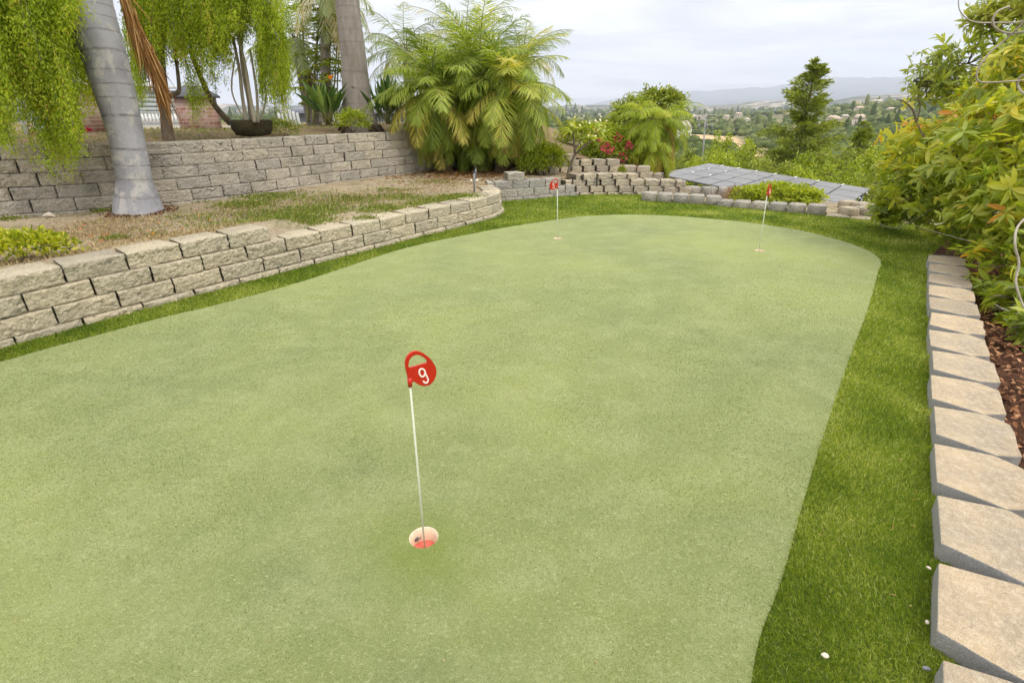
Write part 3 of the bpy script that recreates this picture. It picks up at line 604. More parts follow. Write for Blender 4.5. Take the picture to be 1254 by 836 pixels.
def golf_cup(c, label):
    root = thing('golf_cup', label, 'golf cup', (c[0], c[1], -.1), 'cups in the putting green')
    n = 40; r = CUP_R; mb = MB(); prof = [(r + .0005, .002), (r - .0008, .003), (r - .002, .001), (r - .0045, -.03), (r - .006, -.085), (r - .006, -.0855)]
    V = [(c[0] + rr_ * math.cos(2 * math.pi * k / n), c[1] + rr_ * math.sin(2 * math.pi * k / n), z - .0) for rr_, z in prof for k in range(n)]
    V = [(x, y, z) for x, y, z in V]
    mb.add(V, [[(i * n + k, (i + 1) * n + k, (i + 1) * n + (k + 1) % n, i * n + (k + 1) % n) for i in range(len(prof) - 1) for k in range(n)]])
    mb.build('liner', M['cup'], root, True)
    f = MB(); f.add([(c[0] + (r - .0062) * math.cos(2 * math.pi * k / n), c[1] + (r - .0062) * math.sin(2 * math.pi * k / n), -.060) for k in range(n)], [[list(range(n))]])
    f.prism(circ(c, .012, 16), -.0595, -.05); f.build('cup_floor', M['cupred'], root)
    if c is CUPS[0]:
        w = MB()
        for k in range(5): w.box((c[0] - .036 + k * .004, c[1] + .026 + k * .0032, -.040), (.0016, .003, .012), 0)
        w.box((c[0] - .036, c[1] + .031, -.040), (.016, .002, .014), .7); w.build('sticker', M['grey_metal'], root)
golf_cup(CUPS[0], 'open cream golf cup with pink floor in the near part of the green')
golf_cup(CUPS[1], 'far golf cup under the flag numbered 5, left of the other far cup')
golf_cup(CUPS[2], 'far golf cup near the right edge of the green under the leaning flag')
golf_flag(0, CUPS[0], pt(502, 469, CUPS[0][1]), R(34), '9', False, 'near red flag numbered 9 with looped top on thin white pole')
golf_flag(1, CUPS[1], pt(682.5, 230, CUPS[1][1]), R(171), '5', True, 'far red round flag numbered 5 in front of the grey block wall')
golf_flag(2, CUPS[2], pt(939.5, 238, CUPS[2][1] - .02), R(44), '6', False, 'far red flag leaning right in front of the low green hedge')

# ---------------------------------------------------------------- turf blades
def sample_poly(poly, n, holes=()):
    P = np.asarray(poly); lo, hi = P.min(0), P.max(0); out = np.zeros((0, 2))
    q = rng.uniform(lo, hi, (int(n), 2)); m = inside(poly, q[:, 0], q[:, 1])
    for h in holes: m &= ~inside(h, q[:, 0], q[:, 1])
    return q[m]
def in_view(q, z=0, mrg=40):
    zc = q[:, 1] * CT + (H - z) * ST; px_ = 627 + F * q[:, 0] / zc; py_ = 418 + F * ((H - z) * CT - q[:, 1] * ST) / zc
    return (zc > .3) & (px_ > -mrg) & (px_ < 1254 + mrg) & (py_ < 836 + mrg * 2)
def blades(poly, holes, dens0, zref, h, w, mat, name, label, far=9., tn=0., z=.0, kind=3, hvar=.3, mrg=60):
    P = np.asarray(poly); lo = np.maximum(P.min(0), (-7, .3)); hi = np.minimum(P.max(0), (7, far)); area = (hi - lo).prod(); mb = MB()
    N = int(area * dens0); q = rng.uniform(lo, hi, (N, 2)); q = q[in_view(q, 0, mrg)]
    zc = q[:, 1] * CT + H * ST; keep = rng.random(len(q)) < np.minimum(1, (zref / zc) ** 2) * ((1 - sstep(far * .35, far, q[:, 1])) if far < 9 else 1); q = q[keep]; zc = zc[keep]
    m = inside(poly, q[:, 0], q[:, 1])
    for hh in holes: m &= ~inside(hh, q[:, 0], q[:, 1])
    q = q[m]; zc = zc[m]; n = len(q); print(name, n)
    sc = np.maximum(1, zc / zref)
    tilt = rng.normal(0, .7, (n, 2)) + np.c_[vnoise(q[:, 0], q[:, 1], 1.6, 3), vnoise(q[:, 0], q[:, 1], 1.6, 8)] * .45
    D = np.c_[tilt, np.ones(n)]; Nn = rng.normal(0, 1, (n, 3)); L = h * rng.uniform(1 - hvar, 1 + hvar, n) * np.minimum(sc, 1.3)
    tint = np.clip(.47 + .26 * fbm(q[:, 0], q[:, 1], 2.6, 4, 7) + rng.normal(0, .26, n) + tn, 0, 1)
    mb.leaves(np.c_[q, np.full(n, z)], D, Nn, L, w * sc, tint, bend=.25, kind=kind)
    o = mb.build(name, mat); tag(o, label, None, kind='stuff'); return o
blades(TURF, [shrink(GREEN, -.0)], 80000, 1.8, .017, .0026, M['blade'], 'turf_grass', 'dark green longer artificial grass blades bordering the putting surface', 10.2)
cupholes = [circ(c, CUP_R + .006, 24) for c in CUPS]
blades(GREEN, cupholes, 52000, 1.7, .0050, .0021, M['fibre'], 'green_fibres', 'short pale fibres of the putting surface', 6.4, z=.003)

# bark chips
q = sample_poly([tuple(EB0 + EBd * -1 + EBn * .36), tuple(EB0 + EBd * 6.2 + EBn * .36), (6.6, 6.2), (4.6, 1.2)], 26000); q = q[in_view(q, -.1, 60)]
n = len(q); zz = -.12 - .10 * sstep(.3, 3, (q[:, 0] - EB0[0]) * EBn[0] + (q[:, 1] - EB0[1]) * EBn[1]) + .02
mb = MB(); a = rng.uniform(0, 6.28, n); mb.leaves(np.c_[q, zz + rng.uniform(0, .03, n)], np.c_[np.cos(a), np.sin(a), rng.normal(0, .35, n)], np.c_[rng.normal(0, .4, (n, 2)), np.ones(n)], rng.uniform(.025, .07, n), rng.uniform(.01, .025, n), rng.random(n), fold=.3, bend=.1, kind=8)
tag(mb.build('bark_mulch', M['chip']), 'loose reddish bark chips beside the edging blocks', None, kind='stuff')

# ---------------------------------------------------------------- plants
def unit(n):
    v = rng.normal(0, 1, (n, 3)); return v / np.linalg.norm(v, axis=1)[:, None]
def cloud(mb, c, rad, n, L, W, tint=(.5, .25), kind=4, up=.3, shell=.55, droop=0., bumps=.3, seed=0, fold=.25):
    c = np.asarray(c, float); rad = np.asarray(rad, float) * np.ones(3); d = unit(n); d[:, 2] = np.where(d[:, 2] < -.4, -d[:, 2], d[:, 2])
    lump = 1 + bumps * np.array([noise.noise(Vector(x * 2.3) + Vector((seed * 3.1, 0, 0))) + .5 * noise.noise(Vector(x * 6) + Vector((0, seed, 0))) for x in d])
    r = (shell + (1 - shell) * rng.random(n)) * lump; P = c + d * rad * r[:, None]
    D = d * .8 + unit(n) * .8 + np.array((0, 0, up - droop)); Nn = d * .5 + unit(n) * .6 + np.array((0, 0, .7))
    t_ = np.clip(tint[0] + tint[1] * rng.normal(0, 1, n) + .18 * vnoise(P[:, 0] + P[:, 2], P[:, 1] + P[:, 2], 1.2 / rad.mean(), 3), 0, 1)
    mb.leaves(P, D, Nn, L * rng.uniform(.7, 1.25, n), W * rng.uniform(.75, 1.2, n), t_, fold=fold, bend=.12, kind=kind); return mb
def frond_pts(base, az, el, L, droop, n=14):
    """arching rachis; el = start elevation, droop = total turn downward (radians)"""
    P = [np.array(base, float)]; ds = L / (n - 1)
    for i in range(n - 1):
        e = el - droop * ((i + .5) / (n - 1)) ** 1.3; e = max(e, -1.45)
        P.append(P[-1] + ds * np.array((math.cos(e) * math.sin(az), math.cos(e) * math.cos(az), math.sin(e))))
    return np.array(P)
def frond(mb, st, base, az, el, L, droop, ll, npair, tint=.5, tv=.12, vee=.5, width=.02, hang=.35, r0=.012):
    P = frond_pts(base, az, el, L, droop); S = np.linspace(0, 1, len(P)); s_ = np.repeat(np.linspace(.16, .995, npair), 2); sd = np.tile((-1., 1.), npair)
    Q = np.c_[[np.interp(s_, S, P[:, k]) for k in range(3)]].T; T = np.gradient(P, axis=0); T /= np.linalg.norm(T, axis=1)[:, None]
    TT = np.c_[[np.interp(s_, S, T[:, k]) for k in range(3)]].T
    side = np.array((math.cos(az), -math.sin(az), 0.)); upv = np.cross(side[None] * np.ones((len(Q), 3)), TT)
    n = len(Q); prof = np.sin(np.pi * np.clip(s_ * .82 + .16, 0, 1)) ** .6
    D = side[None] * sd[:, None] + TT * (.6 + .9 * s_[:, None]) + upv * (vee * rng.uniform(.1, 1.1, n))[:, None] + np.array((0, 0, -1.)) * (hang * rng.uniform(.3, 1.8, n))[:, None] + rng.normal(0, .16, (n, 3))
    mb.leaves(Q, D, upv + rng.normal(0, .2, (n, 3)), ll * prof * rng.uniform(.85, 1.1, n), width * rng.uniform(.8, 1.2, n), np.clip(tint + rng.normal(0, tv, n), 0, 1), bend=.35, kind=5)
    st.tube(P, np.linspace(r0, r0 * .25, len(P)), 5, tint=np.clip(tint + .1, 0, 1))
def palm(root, name_crown, crown, nfr, L, ll, npair, mat, els=(80, -55), droop=(.6, 1.5), az0=0, tint=(.5, .18), width=.02, azr=(0, 360), low_yellow=True, hang=.35, skirt=0):
    a, b = MB(), MB()
    for k in range(nfr):
        f = (k + .5) / nfr; el = R(els[0] + (els[1] - els[0]) * f ** .85 + rng.normal(0, 6)); az = R(azr[0] + (azr[1] - azr[0]) * ((k * .618034) % 1) + rng.normal(0, 6)) + az0
        t_ = np.clip(tint[0] + rng.normal(0, tint[1]) + (.18 * f if low_yellow else 0), .05, .97)
        frond(a, b, np.asarray(crown) + rng.normal(0, .03, 3), az, el, L * rng.uniform(.85, 1.12), rng.uniform(*droop), ll, npair, t_, width=width, hang=hang)
    o = a.build(name_crown, mat, root); b.build('frond_stems', M['stem_green'], o).location = (0, 0, 0)
    return o
def trunk_mb(pts, rad, n=20, ringgap=.16, bulge=.012, sub=6):
    P = smooth_curve(pts, 30); S = arclen(P); rr_ = np.interp(S, np.linspace(0, S[-1], len(rad)), rad); N = max(20, int(S[-1] / ringgap) * 10)
    s_ = np.linspace(0, S[-1], N); Q = np.c_[[np.interp(s_, S, P[:, k]) for k in range(3)]].T; ph = (s_ / ringgap + .35 * np.sin(s_ * 3.1)) % 1
    ring = np.clip(1 - np.minimum(ph, 1 - ph) / .11, 0, 1) ; r = np.interp(s_, S, rr_) * (1 - bulge * 1.6 * np.clip(1 - ph / .5, 0, 1) * 1.0 + bulge * (ph > .85))
    return MB().tube(Q, r, n, ring=ring)

# big leaning palm on the terrace
B0 = pt(171, 259, 6.52); 
root = thing('palm_tree', 'large leaning grey palm trunk with ring scars and hanging dead frond, on the dry terrace', 'palm tree', B0)
tp = [B0 + np.array((0, 0, -.12)), B0 + np.array((.0, .0, .02)), pt(165, 222, 6.53), pt(153, 160, 6.56), pt(131, 80, 6.62), pt(105, 0, 6.70), pt(88, -70, 6.76), pt(78, -150, 6.80), pt(74, -230, 6.82)]
rad = [.30, .255, .176, .172, .205, .232, .242, .23, .2]
P_ = smooth_curve(tp, 6); S_ = arclen(P_); rk = 1.062 * np.interp(S_, S_[np.arange(len(tp)) * 6], rad)
mb = MB(); N = 560; s_ = np.linspace(0, S_[-1], N); Q = np.c_[[np.interp(s_, S_, P_[:, k]) for k in range(3)]].T; ph = (s_ / .185 + .42 * np.sin(s_ * 3.3) + .25 * np.sin(s_ * 7.9 + 1)) % 1
ring = np.clip(1 - np.minimum(ph, 1 - ph) / .09, 0, 1); r = np.interp(s_, S_, rk) * (1 + .018 * (ph - .5)); mb.tube(Q, r, 36, ring=ring, wob=.02); mb.build('trunk', M['trunk'], root, True)
TOPP = np.array(tp[-1])
a, b = MB(), MB()
for k in range(12):
    frond(a, b, TOPP + np.array((0, 0, .3)), R(k * 137.5), R(60 - k * 3), 2.3, .9, .5, 40, .45, width=.03)
o = a.build('crown', M['palm'], root); b.build('frond_stems', M['stem_green'], o).location = (0, 0, 0)
# dead frond hanging beside the trunk
a, b = MB(), MB(); p0, p1 = pt(138, -40, 6.50), pt(199, 132, 6.40); PP = smooth_curve([p0, pt(158, 15, 6.48), pt(183, 65, 6.43), p1], 8)
m_ = 420; f = rng.random(m_) ** .8; Sx = np.linspace(0, 1, len(PP)); Q = np.c_[[np.interp(f * .8, Sx, PP[:, k]) for k in range(3)]].T + rng.normal(0, .022, (m_, 3)); axis = (p1 - p0) / np.linalg.norm(p1 - p0)
D = axis * 1.0 + rng.normal(0, .11, (m_, 3)) + np.array((0, 0, -.12)); a.leaves(Q, D, unit(m_), rng.uniform(.3, .6, m_), .016, np.clip(rng.normal(.45, .25, m_), 0, 1), bend=.08, kind=5)
b.tube(PP, np.linspace(.02, .008, len(PP)), 6); o = a.build('dead_frond', M['dead'], root); b.build('frond_stem', M['dead'], o).location = (0, 0, 0)

# second palm, standing on the upper garden
B1 = pt(441, 150, 11.0); root = thing('palm_tree', 'straight slim grey palm trunk rising out of frame behind the weathered wall', 'palm tree', B1)
tp = [B1 + np.array((.05, 0, -.25)), pt(440, 143, 11.0), pt(437, 120, 11), pt(433, 70, 11.02), pt(427, 20, 11.05), pt(423, -30, 11.1), pt(419, -120, 11.1), pt(417, -200, 11.1)]
trunk_mb(tp, [.36, .27, .235, .215, .20, .20, .19, .18], 24, .22, .008).build('trunk', M['trunk2'], root, True)
a, b = MB(), MB()
for k in range(10): frond(a, b, np.array(tp[-1]), R(k * 137.5), R(60 - k * 4), 2.2, .9, .5, 36, .45, width=.03)
o = a.build('crown', M['palm'], root); b.build('frond_stems', M['stem_green'], o).location = (0, 0, 0)
m = MB(); 
for k in range(26):
    an = rng.uniform(0, 6.28); m.tube([B1 + np.array((.12 * math.cos(an), .12 * math.sin(an), .02)), B1 + np.array((.38 * math.cos(an), .38 * math.sin(an), -.06)), B1 + np.array((.47 * math.cos(an), .47 * math.sin(an), -.2))], [.02, .018, .012], 5)
m.build('roots', M['boot'], root)

# third palm trunk with dead frond, smaller and farther
B2 = pt(386, 152, 13.2); root = thing('palm_tree', 'grey palm trunk with drooping orange dead frond above the white chairs', 'palm tree', B2)
C2 = pt(362, 48, 13.2)
trunk_mb([B2 + np.array((0, 0, -.2)), pt(378, 120, 13.2), pt(370, 80, 13.2), C2], [.19, .165, .15, .11], 18, .2).build('trunk', M['trunk2'], root, True)
palm(root, 'crown', C2, 24, 1.75, .42, 34, M['palm_silver'], (75, -45), (.7, 1.3), width=.022, tint=(.35, .15))
a, b = MB(), MB()
for az_, L_ in ((70, 1.15), (95, .9)): frond(a, b, pt(368, 82, 13.1), R(az_), R(-25), L_, .9, .4, 30, .45, width=.02, hang=1.3)
o = a.build('dead_frond', M['dead'], root); b.build('frond_stem', M['dead'], o).location = (0, 0, 0)

# the mass of palms right of the wall
def clump_palm(label, px, py, D, nfr, L, ll, mat, base_px, base_py, skirt, tint=(.42, .2), els=(82, -62), lean=0):
    c = pt(px, py, D); bb = pt(base_px, base_py, D); root = thing('feather_palm', label, 'palm tree', bb)
    trunk_mb([bb + np.array((0, 0, -.2)), (bb + c) / 2 + np.array((.04, 0, 0)), c - np.array((0, 0, .1))], [.17, .15, .14], 16, .09, .05).build('trunk', M['boot'], root)
    palm(root, 'crown', c, nfr, L, ll, 50, mat, els, (.7, 1.7), tint=tint, width=.016, hang=.3)
    if skirt:
        a, b = MB(), MB()
        for k in range(skirt):
            frond(a, b, c + rng.normal(0, .08, 3), rng.uniform(0, 6.28), R(rng.uniform(-50, -15)), L * rng.uniform(.6, .95), 1.2, ll * .8, 26, rng.uniform(.2, .9), width=.022, hang=1.0)
        o = a.build('dead_frond', M['dead'], root); b.build('frond_stem', M['dead'], o).location = (0, 0, 0)
clump_palm('broad feather palm at the left end of the palm mass, overhanging the weathered wall', 530, 112, 11.0, 60, 1.30, .42, M['palm'], 545, 205, 5)
clump_palm('tallest feather palm in the middle of the palm mass with upright silvery fronds', 584, 92, 11.6, 74, 1.62, .45, M['palm'], 585, 212, 8, (.36, .2))
clump_palm('feather palm at the right side of the palm mass with yellowing drooping fronds', 622, 112, 11.0, 66, 1.35, .42, M['palm'], 612, 215, 8, (.5, .22))
c = pt(548, 150, 11.4); bb = pt(560, 212, 11.4)
clump_palm('low young feather palm filling the shaded foot of the palm mass', 585, 160, 11.3, 30, .95, .34, M['palm'], 585, 212, 4, (.3, .18))
# fruit cluster
root_f = [o for o in COL.objects if o.name.startswith('feather_palm')][0]
for k in range(12):
    p = pt(536, 118, 10.75) + rng.normal(0, .04, 3); MB().tube([p, p + np.array((0, 0, .02)), p + np.array((0, 0, .04))], [.012, .022, .012], 7).build('fruit', M['petal_orange'], root_f, True)
# silvery palm behind the mass
def back_palm(label, px, py, D, base, L, n, mat, els=(70, -40)):
    c = pt(px, py, D); bb = pt(*base, D); root = thing('queen_palm', label, 'palm tree', bb)
    trunk_mb([bb, (bb + c) / 2, c], [.12, .1, .07], 12, .15).build('trunk', M['trunk2'], root)
    palm(root, 'crown', c, n, L, .36, 36, mat, els, (.8, 1.5), width=.016, tint=(.45, .2), hang=.6)
back_palm('slender silvery green palm behind the left side of the palm mass', 497, 62, 14.0, (503, 150), 1.5, 26, M['palm_silver'])
back_palm('grey green palm whose upright tips top the middle of the palm mass', 572, 58, 14.2, (572, 180), 1.75, 20, M['palm_silver'], (85, -10))
back_palm('grey green palm with fronds poking out of the right top of the palm mass', 640, 74, 13.8, (640, 180), 1.3, 22, M['palm_silver'], (80, -30))
back_palm('feathery palm crown hanging into the top edge beside the slim trunk', 400, -18, 12.2, (398, 150), 1.35, 18, M['palm_silver'], (40, -55))
# small bright palm
bb = pt(808, 222, 12.3); c = pt(800, 150, 12.3); root = thing('pygmy_palm', 'bright yellow green bushy palm beside the solar panels', 'palm tree', bb)
trunk_mb([bb, (bb + c) / 2, c], [.2, .16, .12], 14, .08, .05).build('trunk', M['boot'], root)
palm(root, 'crown', c, 110, 1.0, .30, 40, M['palm_bright'], (66, -78), (1.0, 1.9), tint=(.42, .17), width=.011, hang=.6)
o2 = palm(root, 'lower_crown', pt(802, 178, 12.1), 46, .85, .28, 34, M['palm_bright'], (40, -80), (1.0, 1.9), tint=(.4, .2), width=.011, hang=.7)
a, b = MB(), MB()
for k in range(12): frond(a, b, c + rng.normal(0, .06, 3), rng.uniform(0, 6.28), R(rng.uniform(-50, -10)), rng.uniform(.7, 1.2), 1.3, .22, 24, .7, width=.016, hang=1.0)
o = a.build('dead_frond', M['dead'], root); b.build('frond_stem', M['dead'], o).location = (0, 0, 0)

# weeping trees: hanging strands
def strand_tree(label, trunk_pts, rad, zones, mat, extra=None, stems=None):
    root = thing('weeping_tree', label, 'tree', trunk_pts[0]); t_ = MB(); P = smooth_curve(trunk_pts, 6); t_.tube(P, np.interp(np.linspace(0, 1, len(P)), np.linspace(0, 1, len(rad)), rad), 12, wob=.25)
    for st in (stems or []): P = smooth_curve(st[0], 6); t_.tube(P, np.linspace(st[1], st[2], len(P)), 8, wob=.2)
    top = np.array(trunk_pts[-1])
    L, tw = MB(), MB()
    for (x0, x1, t0, t1, b0, b1, D0, D1, n) in zones:
        anchors = [pt(rng.uniform(x0, x1), rng.uniform(t0, t1), rng.uniform(D0, D1)) for _ in range(max(4, n // 6))]
        for A_ in anchors[:7]: t_.tube(smooth_curve([top, (top + A_) / 2 + np.array((0, 0, .15)), A_], 5), np.linspace(rad[-1] * .6, .006, 11), 6)
        for k in range(n):
            A_ = anchors[k % len(anchors)]; D = A_[1] + rng.normal(0, .12); e_px = rng.uniform(x0, x1); fx = (e_px - x0) / (x1 - x0)
            end = pt(e_px, rng.uniform(b0 + 0 * fx, b1) - rng.random() ** 2 * (b1 - t1) * .45, D); st_ = A_ + rng.normal(0, .06, 3)
            mid = st_ * .55 + end * .45; mid[0] += (end[0] - st_[0]) * .22; mid[2] += abs(st_[2] - end[2]) * .10
            C_ = smooth_curve([st_, mid, end], 6); S = arclen(C_); m = max(6, int(S[-1] / .015)); s_ = np.linspace(.0, S[-1], m)
            Q = np.c_[[np.interp(s_, S, C_[:, q]) for q in range(3)]].T; Q = np.repeat(Q, 4, 0) + rng.normal(0, .038, (4 * m, 3)); dd_ = (C_[-1] - C_[0]) / S[-1]
            D_ = unit(4 * m) * np.array((1, 1, .5)) + dd_ * .6 + np.array((0, 0, -.35)); L.leaves(Q, D_, unit(4 * m) + np.array((0, 0, .8)), rng.uniform(.024, .052, 4 * m), .0115, np.clip(rng.normal(.5, .15, 4 * m) + rng.normal(0, .18), 0, 1), bend=.1)
            if k % 3 == 0: tw.tube(C_, .003, 4, cap=False)
    t_.build('trunk', M['bark_pale' if 'bundled' in label else 'bark'], root); cr = L.build('crown', mat, root); tw.build('twigs', M['bark'], cr).location = (0, 0, 0)
    return root
strand_tree('weeping tree at the left edge, its curtain hanging over the weathered wall', [pt(-60, 180, 7.6), pt(-50, 120, 7.4), pt(-40, 40, 7.2), pt(-10, -50, 7.0)], [.14, .12, .1, .06],
            [(-30, 22, -80, 10, 120, 192, 5.6, 6.4, 90), (18, 60, -80, 10, 60, 150, 5.6, 6.6, 80), (42, 100, -60, 70, 120, 215, 5.6, 6.4, 80), (62, 84, 120, 150, 190, 226, 5.8, 6.1, 9), (88, 125, -60, 40, 60, 140, 6.6, 7.4, 60), (0, 90, -60, 0, 20, 80, 5.8, 6.6, 40)], M['willow'])
strand_tree('weeping tree between the two grey palm trunks, with slim crooked stem', [pt(208, 174, 8.0), pt(204, 150, 8.0), pt(200, 110, 8.0), pt(196, 60, 8.0), pt(205, -30, 8.0)], [.085, .07, .065, .06, .05],
            [(165, 185, -60, 20, 60, 142, 7.6, 8.6, 44), (180, 225, -60, 10, 40, 84, 7.6, 8.6, 80), (215, 262, -60, 20, 50, 100, 7.6, 8.8, 80), (226, 262, 60, 95, 105, 155, 8.4, 8.7, 10), (250, 285, -60, 20, 40, 84, 7.8, 8.8, 60)], M['willow'],
            stems=[([pt(204, 121, 8), pt(212, 116, 8), pt(219, 112, 8.02), pt(218, 92, 8.05), pt(214, 60, 8.1)], .035, .02), ([pt(283, 152, 8.9), pt(262, 128, 8.8), pt(248, 100, 8.7), pt(232, 60, 8.6)], .05, .03)])
# potted tree of several stems
bp = pt(309, 158, 8.55)
strand_tree('weeping bushy tree with bundled pale stems rising from a dark root basket', [pt(309, 154, 8.8), pt(305, 120, 8.7), pt(299, 90, 8.6), pt(295, 50, 8.55), pt(300, 0, 8.6)], [.05, .04, .035, .03, .025],
            [(262, 294, -60, 15, 24, 56, 8.1, 8.9, 60), (290, 350, -60, 10, 20, 60, 8.1, 8.9, 90), (318, 356, 0, 60, 90, 136, 8.2, 8.9, 55), (336, 352, 40, 90, 110, 148, 8.3, 8.8, 16), (262, 285, 20, 50, 60, 118, 8.3, 8.9, 18)], M['willow'],
            stems=[([pt(312, 150, 8.5), pt(306, 118, 8.5), pt(300, 80, 8.5), pt(290, 40, 8.5)], .03, .02), ([pt(302, 150, 8.6), pt(297, 120, 8.6), pt(293, 85, 8.6), pt(285, 45, 8.6)], .028, .02), ([pt(316, 150, 8.55), pt(314, 110, 8.5), pt(306, 60, 8.5)], .022, .015), ([pt(318, 148, 8.6), pt(326, 118, 8.6), pt(318, 70, 8.6)], .012, .01), ([pt(300, 148, 8.6), pt(284, 112, 8.6), pt(288, 70, 8.6)], .012, .01)])
m = MB(); n_ = 26; base = pt(311, 166.5, 8.8)
prof = [(.16, 0), (.25, .02), (.29, .10), (.31, .20), (.28, .235), (.20, .225)]
V = [(base[0] + r_ * (1 + .14 * noise.noise(Vector((k * .9, z_ * 9, 0)))) * math.cos(2 * math.pi * k / n_), base[1] + r_ * math.sin(2 * math.pi * k / n_) * (1 + .14 * noise.noise(Vector((k * .7, z_ * 5, 4)))), base[2] + z_) for r_, z_ in prof for k in range(n_)]
m.add(V, [[(i * n_ + k, i * n_ + (k + 1) % n_, (i + 1) * n_ + (k + 1) % n_, (i + 1) * n_ + k) for i in range(len(prof) - 1) for k in range(n_)], [[(len(prof) - 1) * n_ + k for k in range(n_)]]])
for k in range(0):
    an = rng.uniform(0, 6.28); h0 = rng.uniform(.05, .24); m.tube([base + np.array((.27 * math.cos(an), .27 * math.sin(an), h0)), base + np.array((.31 * math.cos(an + .3), .31 * math.sin(an + .3), h0 - .05)), base + np.array((.28 * math.cos(an + .5), .28 * math.sin(an + .5), h0 - .1))], [.012, .012, .008], 5)
tag(m.build('root_basket', M['basket'], origin=base), 'dark matted root basket holding the bundled stems on top of the weathered wall', 'planter')

# slender tall stems with layered leaves
root = thing('slender_tree', 'slender multi-stemmed tree with layered leaflets left of the slim palm trunk', 'tree', pt(400, 148, 12.3)); st_mb, lf = MB(), MB()
for (x0, x1, w_) in ((378, 368, .028), (384, 396, .03), (396, 404, .022), (404, 416, .02), (412, 420, .018)):
    a_, b_ = pt(x0, 150, 12.3 + rng.normal(0, .2)), pt(x1, -20, 12.3 + rng.normal(0, .3)); C_ = smooth_curve([a_, (a_ * .6 + b_ * .4) + rng.normal(0, .04, 3), b_], 8); st_mb.tube(C_, np.linspace(w_, w_ * .6, len(C_)), 7)
    for k in range(26):
        f = rng.uniform(.12, 1); p = a_ * (1 - f) + b_ * f; az_ = rng.uniform(0, 6.28); L_ = rng.uniform(.3, .62); q = frond_pts(p, az_, R(15), L_, .7, 6); st_mb.tube(q, .004, 4, cap=False)
        nn_ = 26; s_ = rng.uniform(.25, 1, nn_); Q = np.c_[[np.interp(s_, np.linspace(0, 1, 6), q[:, c_]) for c_ in range(3)]].T
        lf.leaves(Q, unit(nn_) * np.array((1, 1, .25)) + (q[-1] - q[0]) * 1.2 + np.array((0, 0, -.15)), unit(nn_) * .3 + np.array((0, 0, 1)), rng.uniform(.07, .13, nn_), .03, np.clip(rng.normal(.5, .2, nn_), 0, 1))
st_mb.build('stems', M['stem_green'], root); lf.build('crown', M['shrub'], root)

# bird of paradise clumps
def sword_plant(label, px, py, D, n, L, W, mat, spread=.9, flower=False, name='bird_of_paradise'):
    b_ = pt(px, py, D); root = thing(name, label, 'plant', b_); m = MB(); s = MB()
    for k in range(n):
        az_ = rng.uniform(0, 6.28); e = R(rng.uniform(35, 85)); d = np.array((math.cos(e) * math.sin(az_) * spread, math.cos(e) * math.cos(az_) * spread, math.sin(e))); l_ = L * rng.uniform(.6, 1.1)
        p0 = b_ + rng.normal(0, .06, 3) * np.array((1, 1, 0)); p1 = p0 + d * l_ * .4; s.tube([p0, p1], .006, 5)
        m.leaves([p1], [d + rng.normal(0, .1, 3)], [unit(1)[0] + np.array((-d[0], -d[1], .6))], l_ * .62, W, np.clip(rng.normal(.5, .25), 0, 1), kind=8, fold=.35, bend=.12)
    m.build('leaves', mat, root); s.build('stalks', M['stem_green'], root)
    if flower:
        f = MB(); p = b_ + np.array((.12, 0, L * .98)); f.leaves(np.repeat([p], 6, 0), unit(6) * .6 + np.array((0, 0, 1.)), unit(6), .10, .025, rng.random(6), kind=8); f.build('flower', M['petal_orange'], root)
sword_plant('bird of paradise plant with an orange flower left of the slim palm trunk', 404, 153, 10.6, 46, .78, .10, M['sword'], flower=True)
sword_plant('dark sword-leaved plant between the slim palm trunk and the palm mass', 476, 152, 10.9, 44, .85, .10, M['sword'])
def bush(name, label, c, rad, n, L, W, mat, tint=(.5, .25), group=None, kind=4, shell=.5, cat='bush', up=.3, seed=0, trunk=None, bumps=.3, flowers=None, droop=0):
    c = np.asarray(c, float); rad = np.asarray(rad, float) * np.ones(3); base = c - np.array((0, 0, rad[2] * .9))
    root = thing(name, label, cat, base, group); m = MB(); cloud(m, c, rad, n, L, W, tint, kind, up, shell, droop, bumps, seed)
    m.build('foliage', mat, root); s = MB()
    if trunk is None:
        for k in range(5): e = c + unit(1)[0] * rad * .6; s.tube(smooth_curve([base, (base + e) / 2 + rng.normal(0, .05, 3), e], 4), np.linspace(.03, .008, 9) * rad.mean(), 5)
    else:
        for T_ in trunk: P = smooth_curve(T_[0], 5); s.tube(P, np.linspace(T_[1], T_[2], len(P)), 8, wob=.15)
    s.build('stems', M['bark'], root)
    if flowers:
        f = MB(); 
        for (q, r_, k_) in flowers: d = unit(k_); f.leaves(np.asarray(q) + d * r_ * rng.random((k_, 1)) ** .5, d + unit(k_) * .5, unit(k_), .05, .05, rng.random(k_))
        f.build('blossoms', M['petal_red'] if name != 'plumeria' else M['petal_white'], root)
    return root
bush('mounded_shrub', 'bright green mounded shrub at the foot of the slim palm trunk', pt(432, 150, 10.3), (.34, .25, .22), 1500, .05, .022, M['shrub'], (.6, .22))
bush('mounded_shrub', 'small grassy green shrub left of the bird of paradise plant', pt(345, 158, 9.6), (.3, .2, .14), 700, .07, .014, M['weed'], (.55, .2))
bush('rounded_shrub', 'yellow green clipped shrub under the right side of the palm mass', pt(668, 197, 10.6), (.46, .36, .33), 3600, .045, .026, M['lime'], (.25, .22), bumps=.2)
bush('rounded_shrub', 'darker low shrub left of the clipped yellow green one, above the grey wall', pt(652, 203, 10.5), (.3, .3, .25), 1600, .045, .024, M['shrub'], (.55, .22), bumps=.2)
